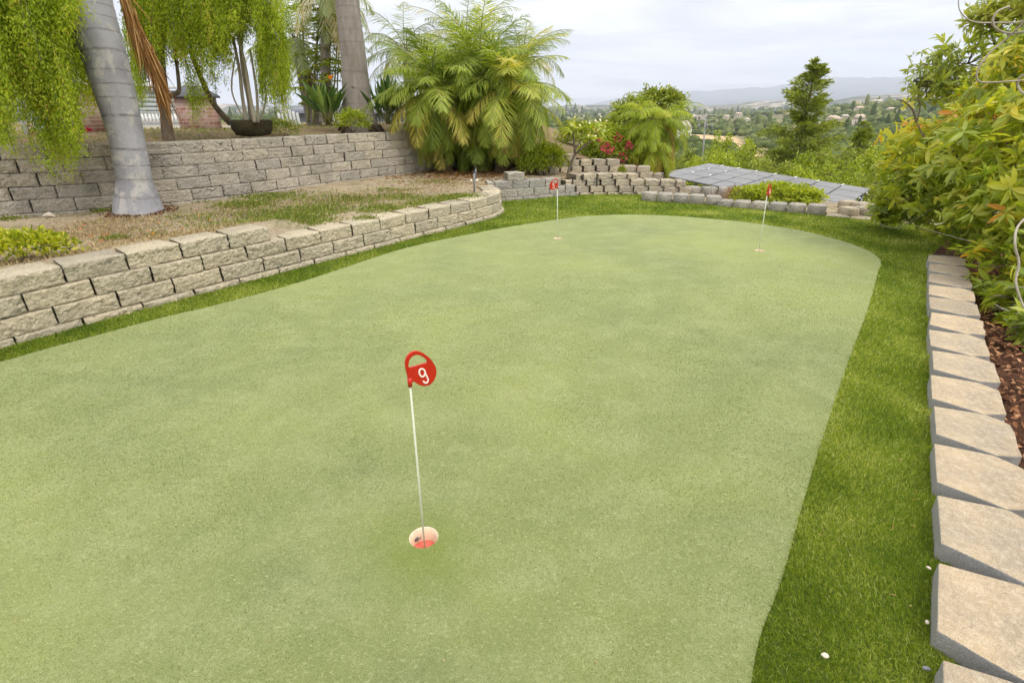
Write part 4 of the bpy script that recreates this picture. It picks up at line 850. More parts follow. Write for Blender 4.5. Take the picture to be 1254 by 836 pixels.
# sapling with bare stem
b_ = pt(693, 228, 10.3); root = thing('plumeria', 'young sapling with bare forked stem and pale flowers in front of the stepped tan wall', 'tree', b_)
s = MB(); fk = pt(704, 189, 10.3); tips = [pt(699, 150, 10.3), pt(733, 160, 10.2), pt(712, 170, 10.5), pt(726, 172, 10.1)]
s.tube(smooth_curve([b_ + np.array((0, 0, -.1)), pt(697, 208, 10.3), fk], 5), np.linspace(.034, .024, 11), 8)
for t_ in tips: s.tube(smooth_curve([fk, (fk + t_) / 2 + rng.normal(0, .02, 3), t_], 5), np.linspace(.022, .010, 11), 6)
s.build('stem', M['bark'], root); m = MB(); f = MB()
for t_ in tips + [pt(x_, y_, 10.3 + rng.normal(0, .2)) for x_, y_ in ((705, 158), (716, 156), (724, 160), (740, 164), (735, 152), (698, 160))]:
    k_ = 11; d = unit(k_) * np.array((1, 1, .4)) + np.array((0, 0, .15)); m.leaves(t_ + rng.normal(0, .02, (k_, 3)), d, np.tile((0, 0, 1.), (k_, 1)), rng.uniform(.14, .24, k_), .06, np.clip(rng.normal(.6, .2, k_), 0, 1), kind=8, bend=.25)
    f.leaves(t_ + rng.normal(0, .05, (4, 3)) + np.array((0, 0, .05)), unit(4), unit(4), .06, .05, rng.random(4))
m.build('leaves', M['shrub'], root); f.build('blossoms', M['petal_white'], root)
# bougainvillea
bush('bougainvillea', 'sprawling bougainvillea with magenta red blossoms between the stepped wall and the bright palm', pt(752, 186, 12.4), (.85, .6, .55), 6500, .06, .035, M['shrub'], (.55, .25), seed=3, droop=.2,
     flowers=[(pt(744, 182, 11.75), .12, 60), (pt(757, 169, 11.9), .08, 26), (pt(776, 208, 11.5), .07, 36), (pt(736, 176, 11.9), .1, 16), (pt(762, 192, 11.7), .12, 18), (pt(730, 160, 12.2), .1, 30), (pt(770, 178, 11.8), .08, 30)])
bush('hillside_bush', 'loose yellow green bush on the dry slope right of the palm mass', pt(716, 168, 14.5), (.8, .6, .36), 4000, .07, .03, M['lime'], (.22, .25), seed=4)
bush('hillside_bush', 'green bush spilling over the dry bank behind the sapling', pt(738, 184, 13.0), (.6, .5, .26), 2800, .06, .03, M['shrub'], (.6, .25), seed=5)
bush('wall_plant', 'tiny leafy plant growing out of the stepped tan wall', pt(761, 211, 10.85), (.09, .07, .12), 220, .04, .02, M['lime'], (.2, .2))
# round leafy tree behind the bright palm
def leafy_tree(name, label, lobes, trunk, n, L, W, mat, tint, group=None, kind=4, cat='tree', seed=0, up=.2, shell=.35, bumps=.45):
    base = np.asarray(trunk[0][0][0]); root = thing(name, label, cat, base, group); m = MB(); s = MB()
    vol = [r_[0] * r_[2] if hasattr(r_, '__len__') else r_ * r_ for _, r_ in lobes]; 
    for k, (c, r_) in enumerate(lobes):
        cloud(m, c, r_, int(n * vol[k] / sum(vol)), L, W, tint, kind, up, shell, 0, bumps, seed + k)
    for P, r0, r1 in trunk: P = smooth_curve(P, 5); s.tube(P, np.linspace(r0, r1, len(P)), 8, wob=.15)
    top = np.asarray(trunk[0][0][-1])
    for c, r_ in lobes: s.tube(smooth_curve([top, (top + np.asarray(c)) / 2 + rng.normal(0, .05, 3), c], 4), np.linspace(trunk[0][2] * .8, trunk[0][2] * .25, 9), 6)
    m.build('crown', mat, root); s.build('trunk', M['bark'], root); return root
T = lambda px, py, D, r_: (pt(px, py, D), r_)
leafy_tree('broadleaf_tree', 'rounded broadleaf tree rising behind the bright palm', [T(775, 142, 15.5, (.62, .6, .45)), T(800, 130, 15.5, (.55, .5, .42)), T(823, 135, 15.5, (.42, .4, .5)), T(790, 155, 15.5, (.9, .7, .5)), T(760, 158, 15.5, (.5, .5, .4)), T(818, 120, 15.5, (.22, .2, .2)), T(832, 127, 15.5, (.14, .15, .12))],
           [([pt(795, 230, 15.5), pt(795, 190, 15.5), pt(796, 160, 15.5)], .09, .05)], 8500, .11, .055, M['olive'], (.55, .25), seed=2)

# ---------------------------------------------------------------- slope shrubs beyond the panels
def gz(px, D):
    d = ray(px, 150); x = d[0] / d[1] * D; return np.array((x, D, float(terrain_z(np.array([x]), np.array([D]))[0])))
def slope_tree(px, D, ytop, w_px, n, mat, tint, label, group='shrubs and trees on the slope beyond the panels', seed=0, name='slope_shrub', L=None, cat='bush'):
    g_ = gz(px, D); top = pt(px, ytop, D); hgt = max(1.0, top[2] - g_[2]); zc = D * CT + H * ST; rw = w_px / 2 * zc / F; base = g_
    lobes = []
    rr = random.Random(seed)
    for k in range(7):
        a_ = rr.uniform(0, 6.28); h_ = rr.uniform(.25, .82); f_ = rr.uniform(.2, .65); s_ = rr.uniform(.35, .55)
        lobes.append((base + np.array((math.cos(a_) * rw * f_, math.sin(a_) * rw * f_, hgt * h_)), (rw * s_, rw * s_, hgt * .22 + rw * .1)))
    lobes.append((base + np.array((0, 0, hgt * .45)), (rw * .75, rw * .75, hgt * .42))); lobes.append((base + np.array((0, 0, hgt * .8)), (rw * .4, rw * .4, hgt * .2)))
    L = L or max(.09, D * .0055)
    return leafy_tree(name, label, lobes, [([base - np.array((0, 0, .3)), base + np.array((.02, 0, hgt * .2)), base + np.array((0, 0, hgt * .4))], .03 * hgt, .02 * hgt)], n, L, L * .5, mat, tint, group, cat=cat, seed=seed)
SLOPE = [(838, 30, 190, 56, 'olive'), (862, 24, 189, 52, 'shrub'), (884, 34, 181, 40, 'shrub'), (908, 38, 178, 46, 'olive'), (898, 26, 190, 50, 'shrub'), (930, 30, 184, 60, 'shrub'),
         (945, 24, 192, 56, 'olive'), (965, 34, 176, 50, 'olive'), (1000, 26, 190, 60, 'shrub'), (1030, 22, 194, 66, 'shrub'), (1020, 34, 174, 60, 'olive'), (1060, 20, 192, 70, 'shrub'),
         (1050, 30, 176, 52, 'olive'), (1085, 26, 172, 60, 'shrub'), (1095, 18, 190, 70, 'olive'), (1120, 22, 178, 80, 'shrub'), (1005, 19, 208, 54, 'shrub'), (1045, 17.5, 212, 60, 'shrub'),
         (985, 24, 200, 40, 'olive'), (920, 46, 170, 34, 'shrub'), (850, 44, 183, 34, 'olive'), (1150, 24, 165, 90, 'olive')]
for k, (px, D, yt, w, mt) in enumerate(SLOPE):
    slope_tree(px, D, yt, w, 1900, M[mt], (.55 + .1 * math.sin(k * 2.1), .25), 'leafy green shrub among many on the slope beyond the solar panels' if mt == 'shrub' else 'olive toned shrub among many on the slope beyond the solar panels', seed=k + 20)
# tuft topped pair of trees
for k, (px, ytop, D) in enumerate(((881, 157, 45), (893, 166, 43))):
    slope_tree(px, D, ytop, 16, 700, M['shrub'], (.6, .2), 'thin tuft topped tree near the utility pole, the taller of two' if k == 0 else 'thin tuft topped tree near the utility pole, the shorter of two', group='tuft topped trees', seed=70 + k, name='tufted_tree', cat='tree')
# tall conifer
def conifer(label, px, D, ytop, wpx, n_wh, skirt=1.0, name='conifer_tree', seed=0, dens=1., base_y=None):
    g_ = gz(px, D); top = pt(px, ytop, D); top[0] = g_[0]; hgt = top[2] - g_[2]; zc = D * CT + H * ST; rw = wpx / 2 * zc / F; root = thing(name, label, 'tree', g_); m, s = MB(), MB()
    s.tube(smooth_curve([g_ - np.array((0, 0, .2)), g_ + np.array((.05, 0, hgt * .5)), top], 6), np.linspace(.022 * hgt, .004 * hgt, 13), 8); rr = random.Random(seed)
    for w in range(n_wh):
        pass
        prof_of = lambda zf: np.interp(zf, [0, .25, .45, .56, .62, .70, .80, .9, 1], [1.3, 1.2, 1.0, .85, .42, .8, .55, .24, .04]) * skirt
        for b in range(6):
            f = (w + rr.random() * 1.6) / (n_wh + .7); zf = .10 + .89 * f; prof = prof_of(zf)
            az_ = rr.uniform(0, 6.28); L_ = rw * prof * rr.uniform(.45, 1.3); p0 = np.array((g_[0], g_[1], g_[2] + hgt * zf)); q = frond_pts(p0, az_, R(rr.uniform(5, 30) + 25 * f), L_, R(rr.uniform(0, 45)), 7); s.tube(q, np.linspace(.007 * hgt, .002 * hgt, 7) * .6, 4, cap=False)
            k_ = int((90 + 170 * prof) * dens); s_ = rng.uniform(.15, 1, k_); Q = np.c_[[np.interp(s_, np.linspace(0, 1, 7), q[:, c_]) for c_ in range(3)]].T; sp = L_ * .27 * (1.1 - s_)[:, None] * .9 + .05 * rw
            off = rng.normal(0, 1, (k_, 3)) * np.array((1, 1, .42)) * sp * .62; Q = Q + off
            m.leaves(Q, off * 1.5 + (q[-1] - q[0]) / L_ * .5 + unit(k_) * .15, unit(k_) + np.array((0, 0, .8)), rng.uniform(.10, .22, k_) * D / 28, .045 * D / 28, np.clip(rng.normal(.5, .25, k_), 0, 1))
    m.build('crown', M['conifer'], root); s.build('trunk', M['bark'], root)
conifer('tall ragged conifer standing above the slope beyond the solar panels', 984, 30, 69, 84, 17, 1.0, seed=3)
conifer('smaller conical conifer right of the tall ragged one', 1060, 33, 148, 52, 14, .9, seed=5, dens=.7)

# low hedge and twiggy bush by the panels
bush('low_hedge', 'low bright green leafy hedge between the far flag and the solar panels', pt(949, 243, 8.95), (.72, .35, .24), 5200, .055, .032, M['shrub'], (.72, .2), seed=8, bumps=.35)
bush('low_hedge', 'bright green leafy tuft on the right end of the hedge by the curved steps', pt(982, 243, 8.75), (.34, .25, .16), 1800, .055, .032, M['shrub'], (.78, .2), seed=9, bumps=.35)
bush('twiggy_bush', 'dry brownish twiggy bush at the left end of the low hedge', pt(904, 242, 9.2), (.26, .2, .2), 900, .05, .012, M['dead'], (.5, .25), seed=10, bumps=.4, trunk=[([pt(904, 252, 9.2), pt(900 + 3 * k - 6, 235 + k % 3, 9.2)], .006, .003) for k in range(6)])
bush('shade_bush', 'dense dark bush behind the trunks in the shade of the palm mass', pt(590, 185, 12.4), (1.3, .5, .7), 5000, .09, .045, M['mango'], (.3, .2), seed=30)

# ---------------------------------------------------------------- right-hand shrub and tree
def whorls(m, C, N_, L, W, tint, tv, n_leaf=8, ups=.35, kind=8, dirs=None):
    n = len(C); lsz = np.repeat(rng.uniform(.6, 1.25, n), n_leaf); ax = (dirs if dirs is not None else np.zeros((n, 3))) + unit(n) * .5 + np.array((0, 0, .35)); ax /= np.linalg.norm(ax, axis=1)[:, None]
    A_ = np.repeat(ax, n_leaf, 0); P = np.repeat(C, n_leaf, 0); d = unit(n * n_leaf); d = d - A_ * (d * A_).sum(1)[:, None]; d /= np.linalg.norm(d, axis=1)[:, None]
    D = d + A_ * rng.uniform(-.1, .9, n * n_leaf)[:, None] + np.array((0, 0, -.25)); lt = L * lsz * rng.uniform(.5, 1.15, n * n_leaf)
    t_ = np.clip(np.repeat(tint, n_leaf) + rng.normal(0, tv, n * n_leaf), 0, 1)
    m.leaves(P + A_ * rng.uniform(0, .05, n * n_leaf)[:, None], D, A_ + unit(n * n_leaf) * .3, lt, lt * W, t_, fold=.22, bend=.22, kind=kind)
def lobe_pts(lobes, dens, seed=0, shell=.5):
    out, nr = [], []
    for k, (c, r_) in enumerate(lobes):
        r_ = np.asarray(r_, float) * np.ones(3); n = int(dens * (r_[0] * r_[2] + r_[0] * r_[1])); d = unit(n); lump = 1 + .35 * np.array([noise.noise(Vector(x * 2.6) + Vector((seed + k * 2.7, 0, 0))) for x in d])
        out.append(np.asarray(c) + d * r_ * ((shell + (1 - shell) * rng.random(n)) * lump)[:, None]); nr.append(d)
    return np.concatenate(out), np.concatenate(nr)
lobesB = [T(1195, 215, 5.6, (.62, .6, .55)), T(1135, 225, 6.2, (.55, .6, .45)), T(1110, 250, 6.6, (.45, .5, .28)), T(1235, 180, 5.2, (.5, .6, .6)), T(1225, 265, 5.0, (.5, .5, .4)), T(1165, 180, 6.3, (.55, .5, .5)), T(1120, 185, 7.0, (.4, .5, .42)), T(1215, 138, 6.4, (.5, .5, .42)),
          T(1250, 320, 4.3, (.40, .4, .35)), T(1180, 285, 5.6, (.30, .3, .22)), T(1275, 230, 4.5, (.5, .5, .6)), T(1258, 105, 6.2, (.4, .4, .35)), T(1300, 150, 5.2, (.5, .5, .55)), T(1264, 58, 5.8, (.34, .34, .3)), T(1228, 108, 6.2, (.4, .4, .22)), T(1085, 262, 6.9, (.28, .3, .15)), T(1242, 365, 3.9, (.20, .22, .18)), T(1238, 398, 3.7, (.17, .2, .10)), T(1270, 400, 3.4, (.25, .2, .16)), T(1222, 370, 4.2, (.16, .2, .12))]
rootp = np.array((6.0, 5.2, -.2)); root = thing('broadleaf_shrub', 'big sprawling shrub with long yellow green and orange tinged leaves overhanging the edging blocks', 'shrub', rootp)
C_, Nn = lobe_pts(lobesB, 340, 1, .35); hz = C_[:, 2] + .1; C_ = C_[C_[:, 2] > -.08]; Nn = Nn[:len(C_)]
tn = np.clip(.62 + .22 * vnoise(C_[:, 0] * 1.0, C_[:, 2], 1.6, 4) + .08 * (C_[:, 2] - .6) + rng.normal(0, .16, len(C_)), 0, 1); m = MB(); whorls(m, C_, Nn, .14, .29, tn, .09); m.build('foliage', M['shrub_big'], root)
s = MB()
for c_, r_ in lobesB:
    c_ = np.asarray(c_); s.tube(smooth_curve([rootp, (rootp + c_) / 2 + np.array((0, 0, .25)) + rng.normal(0, .1, 3), c_], 6), np.linspace(.035, .008, 13), 7, wob=.2)
    for k in range(5):
        e = c_ + unit(1)[0] * np.asarray(r_) * .95; s.tube(smooth_curve([c_, (c_ + e) / 2 + rng.normal(0, .05, 3), e], 4), np.linspace(.009, .003, 9), 5)
s.build('branches', M['bark'], root)
s = MB()
for pts_, r0, r1 in (([(1262, 262, 4.0), (1246, 278, 3.9), (1243, 300, 3.8), (1248, 322, 3.75), (1244, 345, 3.7), (1252, 372, 3.6), (1262, 392, 3.5)], .013, .011), ([(1262, 388, 3.6), (1238, 382, 3.7), (1218, 372, 3.9), (1222, 368, 3.95)], .007, .004), ([(1254, 352, 3.7), (1236, 352, 3.8), (1228, 356, 3.85)], .005, .003),
                     ([(1268, 282, 4.3), (1220, 300, 4.6), (1160, 288, 5.2), (1120, 276, 5.8)], .008, .004), ([(1240, 470, 2.9), (1236, 490, 2.85), (1240, 520, 2.7), (1256, 540, 2.6)], .005, .004), ([(1150, 250, 5.8), (1100, 279, 6.3), (1070, 270, 6.6)], .008, .004)):
    MB().tube(smooth_curve([pt(*q) for q in pts_], 6), np.linspace(r0 * .7, r1 * .7, (len(pts_) - 1) * 6 + 1), 7, wob=.25).build('branch', M['bark_pale'], root)
# dark branchlet at the shrub's tip
s = MB()
for pts_, r0 in (([(1122, 150, 6.4), (1118, 135, 6.4), (1108, 125, 6.4), (1098, 122, 6.4)], .012), ([(1123, 148, 6.4), (1127, 130, 6.4), (1124, 120, 6.4)], .009), ([(1150, 195, 6.2), (1130, 165, 6.3), (1122, 148, 6.4)], .014), ([(1105, 195, 6.8), (1092, 188, 6.8), (1090, 172, 6.8)], .008)):
    MB().tube(smooth_curve([pt(*q) for q in pts_], 6), np.linspace(r0, r0 * .4, (len(pts_) - 1) * 6 + 1), 6, wob=.3).build('branch', M['bark'], root)
m = MB(); C_ = np.array([pt(x_, y_, 6.4) for x_, y_ in ((1104, 126), (1112, 130), (1122, 156), (1130, 150), (1140, 160), (1115, 165), (1100, 160), (1095, 172), (1128, 170))]); whorls(m, C_, np.tile((-.4, -.3, 0.), (len(C_), 1)), .17, .28, np.array([.8, .85, .98, .8, .7, .85, .8, .75, .9]), .06, 6); m.build('tip_leaves', M['shrub_big'], root)
# taller darker tree behind
lobesA = [T(1150, 78, 9.5, (.45, .5, .35)), T(1135, 105, 9.3, (.35, .4, .25)), T(1185, 78, 9.2, (.6, .6, .5)), T(1165, 105, 9.0, (.5, .5, .35)), T(1212, 26, 8.6, (.42, .4, .26)), T(1245, 8, 8.2, (.5, .5, .36)), T(1250, 84, 8.6, (.5, .5, .28)), T(1290, 40, 8.2, (.6, .6, .6)), T(1200, 20, 8.6, (.3, .3, .18)), T(1118, 100, 9.4, (.2, .2, .08)), T(1310, -40, 8, (.8, .8, .7))]
rootp = np.array((9.0, 8.6, -1.0)); root = thing('mango_tree', 'taller dark leaved tree behind the yellow green shrub at the upper right', 'tree', rootp)
C_, Nn = lobe_pts(lobesA, 105, 7, .3); m = MB(); tn = np.clip(.66 + .2 * vnoise(C_[:, 0], C_[:, 2], 1.8, 4) + rng.normal(0, .15, len(C_)), 0, 1); whorls(m, C_, Nn * .3, .17, .24, tn, .12, 9); m.build('crown', M['mango'], root)
s = MB()
hub = pt(1290, 120, 8.6); s.tube(smooth_curve([rootp, (rootp + hub) / 2, hub], 6), np.linspace(.12, .07, 13), 10)
for c_, r_ in lobesA:
    c_ = np.asarray(c_); s.tube(smooth_curve([hub, (hub + c_) / 2 + rng.normal(0, .1, 3), c_], 6), np.linspace(.04, .008, 13), 7)
    for k in range(6): e = c_ + unit(1)[0] * np.asarray(r_) * .9; s.tube([c_, (c_ + e) / 2 + rng.normal(0, .03, 3), e], [.009, .006, .003], 5)
s.build('trunk', M['bark'], root)
s = MB()
for pts_, r0, r1 in (([(1174, -12, 3.6), (1174, 8, 3.6), (1178, 17, 3.6), (1187, 25, 3.6), (1200, 28, 3.6), (1216, 28, 3.6), (1236, 28, 3.55), (1251, 27, 3.5), (1262, 20, 3.4)], .004, .011), ([(1236, 8, 3.5), (1222, 14, 3.5), (1216, 24, 3.5), (1218, 33, 3.5), (1227, 39, 3.5), (1240, 41, 3.5), (1262, 38, 3.4)], .010, .012),
                     ([(1262, 20, 3.4), (1232, 48, 3.5), (1215, 62, 3.5), (1200, 80, 3.5), (1196, 94, 3.5), (1205, 101, 3.5), (1262, 98, 3.4)], .010, .008), ([(1262, 88, 3.4), (1248, 96, 3.45), (1247, 106, 3.45), (1253, 114, 3.4), (1266, 120, 3.4)], .012, .012), ([(1266, 42, 3.4), (1290, 60, 3.5), (1330, 130, 3.8), (1330, 250, 4.2), (1290, 330, 4.6)], .02, .03)):
    MB().tube(smooth_curve([pt(*q) for q in pts_], 6), np.linspace(r0 * .55, r1 * .55, (len(pts_) - 1) * 6 + 1), 7, wob=.3).build('branch', M['bark_pale'], [o for o in COL.objects if o.name == 'broadleaf_shrub'][0])

# ---------------------------------------------------------------- terrace plants, weeds, flowers
def weeds(name, label, blobs, mat, L, W, tint):
    m = MB()
    for (px, py, r_, n) in blobs:
        c = onz(px, py, .30); q = rng.normal(0, r_, (n, 2)) * np.array((1.0, .8)) + np.array(c); q = q[inside(TER, q[:, 0], q[:, 1])]; k = len(q)
        if not k: continue
        z = z_terrace(q[:, 0], q[:, 1]) - .003; m.leaves(np.c_[q, z], np.c_[rng.normal(0, .6, (k, 2)), rng.uniform(.3, 1.2, k)], np.c_[rng.normal(0, .5, (k, 2)), np.ones(k)], L * rng.uniform(.5, 1.3, k), W * rng.uniform(.7, 1.3, k), np.clip(tint + rng.normal(0, .22, k), 0, 1))
    tag(m.build(name, mat), label, None, kind='stuff')
weeds('weeds', 'patchy green weeds scattered over the dry terrace', [(300, 250, .2, 1200), (345, 262, .3, 2200), (365, 270, .18, 1800), (390, 255, .22, 1200), (330, 240, .25, 900), (470, 255, .2, 1000), (490, 240, .18, 600), (510, 248, .12, 300), (545, 243, .22, 1100), (565, 240, .16, 900), (450, 268, .08, 300), (535, 222, .2, 220), (480, 232, .2, 250), (240, 245, .08, 120), (215, 240, .05, 90), (142, 290, .035, 160), (125, 258, .05, 150),
       (12, 268, .07, 160), (142, 290, .05, 260), (435, 243, .25, 700), (190, 285, .05, 80), (270, 275, .3, 350), (420, 245, .3, 300), (240, 265, .2, 200), (380, 240, .35, 400), (120, 250, .04, 90)], M['weed'], .05, .012, .5)
weeds('dry_grass', 'straw coloured dead grass and leaf litter on the dry terrace', [(100, 285, .4, 2200), (200, 290, .4, 1800), (60, 320, .25, 900), (300, 260, .45, 1600), (420, 245, .5, 1500), (500, 235, .5, 1200), (560, 225, .4, 800), (150, 268, .3, 900), (30, 290, .3, 600), (250, 300, .2, 500)], M['straw'], .05, .006, .55)
b_ = onz(34, 305, .42)
bush('flowering_groundcover', 'yellow flowered leafy ground cover plant on the terrace at the left edge', (b_[0], b_[1], .44), (.36, .24, .11), 1500, .05, .024, M['lime'], (.55, .3), seed=14, up=.6)
b_ = onz(-6, 300, .42)
bush('flowering_groundcover', 'paler ground cover clump cut by the left edge of the picture', (b_[0], b_[1], .44), (.2, .2, .09), 600, .05, .024, M['lime'], (.75, .25), seed=15, up=.6)
fl = None
for k, (px, py) in enumerate([(103, 279), (100, 284), (113, 293), (128, 290), (132, 289), (112, 303), (126, 301), (195, 276), (182, 285), (188, 288), (190, 295), (205, 277), (245, 268), (258, 272), (226, 291), (240, 262)]):
    x_, y_ = onz(px, py, .31); z_ = float(z_terrace(np.array([x_]), np.array([y_]))[0])
    if fl is None:
        fl = thing('orange_flower', 'tiny orange flower, one of several dotted about the dry terrace below the palm trunk', 'flower', (x_, y_, z_), 'small orange flowers on the terrace')
        m = MB(); a_ = np.arange(6) * 1.047; m.leaves(np.tile((x_, y_, z_ + .05), (6, 1)), np.c_[np.cos(a_), np.sin(a_), np.full(6, .35)], np.tile((0, 0, 1.), (6, 1)), +.016, .013, rng.random(6)); m.build('petals', M['petal_orange'], fl)
        m = MB(); m.tube([(x_, y_, z_ - .01), (x_ + .004, y_, z_ + .05)], .0015, 5); m.build('stalk', M['stem_green'], fl)
    else: copy_thing(fl, (x_, y_, z_), rz=k * 1.3, sc=rng.uniform(.8, 1.3))
# white litter scrap & stone near the upper wall
x_, y_ = onz(61, 265, .30); m = MB(); m.tube([(x_ - .07, y_, .30), (x_, y_ + .01, .32), (x_ + .07, y_ - .01, .30)], [.02, .035, .015], 7, wob=.6); tag(m.build('pale_rock', M['pebble'], origin=(x_, y_, .34)), 'flat pale stone lying by the foot of the weathered wall', 'stone')
x_, y_ = onz(126, 250, .31); m = MB(); n_ = 24; m.tube([(x_ - .13, y_, .42), (x_ - .04, y_, .45), (x_ + .03, y_, .46), (x_ + .10, y_ + .01, .445)], [.012, .03, .035, .008], 7, wob=.4); m.tube([(x_, y_, .33), (x_, y_, .46)], .008, 6); tag(m.build('sprinkler_head', M['black'], origin=(x_, y_, .34)), 'small black irrigation fitting beside the large palm trunk', 'sprinkler')
# palm base debris
m = MB(); k_ = 260; a_ = rng.uniform(0, 6.28, k_); rr_ = rng.uniform(.27, .42, k_); m.leaves(np.c_[B0[0] + rr_ * np.cos(a_), B0[1] + rr_ * np.sin(a_), np.full(k_, .30)], unit(k_) * np.array((1, 1, .4)), unit(k_), .04, .02, rng.random(k_) * .4); tag(m.build('bark_litter', M['chip']), 'dark crumbs of bark around the foot of the large palm trunk', None, kind='stuff')
# leaf litter under the palm mass
q = rng.normal(0, 1, (2600, 2)) * np.array((.8, .7)) + np.array((-.9, 10.6)); q = q[inside(TER, q[:, 0], q[:, 1])]; k_ = len(q)
m = MB(); m.leaves(np.c_[q, z_terrace(q[:, 0], q[:, 1]) + .005], unit(k_) * np.array((1, 1, .3)), np.c_[rng.normal(0, .3, (k_, 2)), np.ones(k_)], .09, .014, rng.random(k_) * .6); tag(m.build('leaf_litter', M['dead']), 'brown fallen leaf litter in the shade under the palm mass', None, kind='stuff')
# weeds on the upper garden
m = MB()
q = sample_poly([(-9, 4.6), (-5.6, 7.0), (-3.4, 9.9), (-2.2, 11.6), (-4, 14), (-12, 9)], 9000); k_ = len(q)
msk = vnoise(q[:, 0], q[:, 1], 1.4, 9) > -.1; q = q[msk]; k_ = len(q)
m.leaves(np.c_[q, z_upper(q[:, 0], q[:, 1])], np.c_[rng.normal(0, .6, (k_, 2)), rng.uniform(.3, 1.2, k_)], np.c_[rng.normal(0, .5, (k_, 2)), np.ones(k_)], .05, .014, np.clip(rng.normal(.55, .25, k_), 0, 1)); tag(m.build('weeds', M['weed']), 'short weeds covering the raised garden above the weathered wall', None, kind='stuff')

# stake lights
def stake(name, label, px0, py0, py1, D, mat=None, r_=.012, cat='stake'):
    a_ = pt(px0, py0, D); b_ = pt(px0 - .5, py1, D); root = thing(name, label, cat, a_, 'garden stakes'); MB().tube([a_, b_], r_, 8).build('post', M['grey_metal'] if mat is None else mat, root, True); MB().tube([b_, b_ + np.array((0, 0, .02))], r_ * 1.5, 10).build('cap', M['black'] if mat is None else mat, root)
    return root
stake('garden_stake', 'dark metal stake at the bend of the low tan wall, the nearer of two', 581, 241, 211, 8.2, r_=.014)
stake('garden_stake', 'thinner dark metal stake behind, by white fittings under the palm mass', 583, 222, 206, 9.4)
for px, y0, y1, lb in ((702, 227, 218, 'short black stake on the jagged tan wall, nearest the sapling'), (713, 222, 216, 'short black stake between the two tan walls, middle one of three'), (731, 228, 219, 'short black stake on the jagged tan wall, farthest from the sapling')): stake('garden_stake', lb, px, y0, y1, 9.95, M['black'], .012)
stake('garden_stake', 'pale grey post in the bed in front of the solar panels', 872, 243, 226, 9.6, M['wood_pole'], .015)
# white fittings
x_ = pt(584, 222, 9.3); m = MB(); m.tube([x_, x_ + np.array((0, 0, .035))], [.035, .02], 8); m.tube([x_ + np.array((-.1, 0, 0)), x_ + np.array((-.1, 0, .03))], [.03, .015], 8); tag(m.build('pipe_fitting', M['white'], origin=x_), 'little white plastic pipe fitting at the foot of the thinner stake', 'fitting')

# pebbles and leaves on the turf
for k, (px, py, s_, lb) in enumerate([(1010, 803, .008, 'cream pebble low in the dark turf, biggest of the few'), (1135, 762, .006, 'cream pebble close to the edging block in the dark turf'), (1137, 696, .006, 'pinkish pebble beside the second edging block'), (1134, 819, .007, 'bluish grey pebble at the lower corner of the dark turf')]):
    x_, y_ = onz(px, py, .016); bm = bmesh.new(); bmesh.ops.create_icosphere(bm, subdivisions=2, radius=s_)
    for v_ in bm.verts: v_.co *= 1 + .25 * noise.noise(v_.co * 120 + Vector((k, 0, 0))); v_.co.x *= 1.4; v_.co.z *= .7
    me = bpy.data.meshes.new('pebble'); bm.to_mesh(me); bm.free(); me.materials.append(M['pebble'] if k < 3 else M['grey_metal']); o = bpy.data.objects.new('pebble', me); COL.objects.link(o); o.location = (x_, y_, .020); o.rotation_euler = (0, 0, k); tag(o, lb, 'pebble', 'pebbles on the turf')
m = MB(); q = sample_poly(TURF, 1500, [shrink(GREEN, -.02)]); q2 = sample_poly([tuple(EB0 - EBn * .12 - EBd), tuple(EB0 + EBd * 5.5 - EBn * .12), tuple(EB0 + EBd * 5.5), tuple(EB0 - EBd)], 900); q = np.r_[q, q2]; k_ = len(q); a_ = rng.uniform(0, 6.28, k_)
m.leaves(np.c_[q, np.full(k_, .024)], np.c_[np.cos(a_), np.sin(a_), rng.normal(0, .1, k_)], np.tile((0, 0, 1.), (k_, 1)), rng.uniform(.006, .022, k_), rng.uniform(.002, .005, k_), rng.random(k_) * .6 + .4); tag(m.build('turf_litter', M['dead']), 'tiny straw and leaf scraps strewn on the turf fringe', None, kind='stuff')
m = MB(); q = sample_poly(GREEN, 420); k_ = len(q); a_ = rng.uniform(0, 6.28, k_); m.leaves(np.c_[q, np.full(k_, .009)], np.c_[np.cos(a_), np.sin(a_), rng.normal(0, .1, k_)], np.tile((0, 0, 1.), (k_, 1)), rng.uniform(.004, .012, k_), .003, rng.random(k_)); tag(m.build('green_litter', M['dead']), 'tiny specks of debris on the putting green', None, kind='stuff')

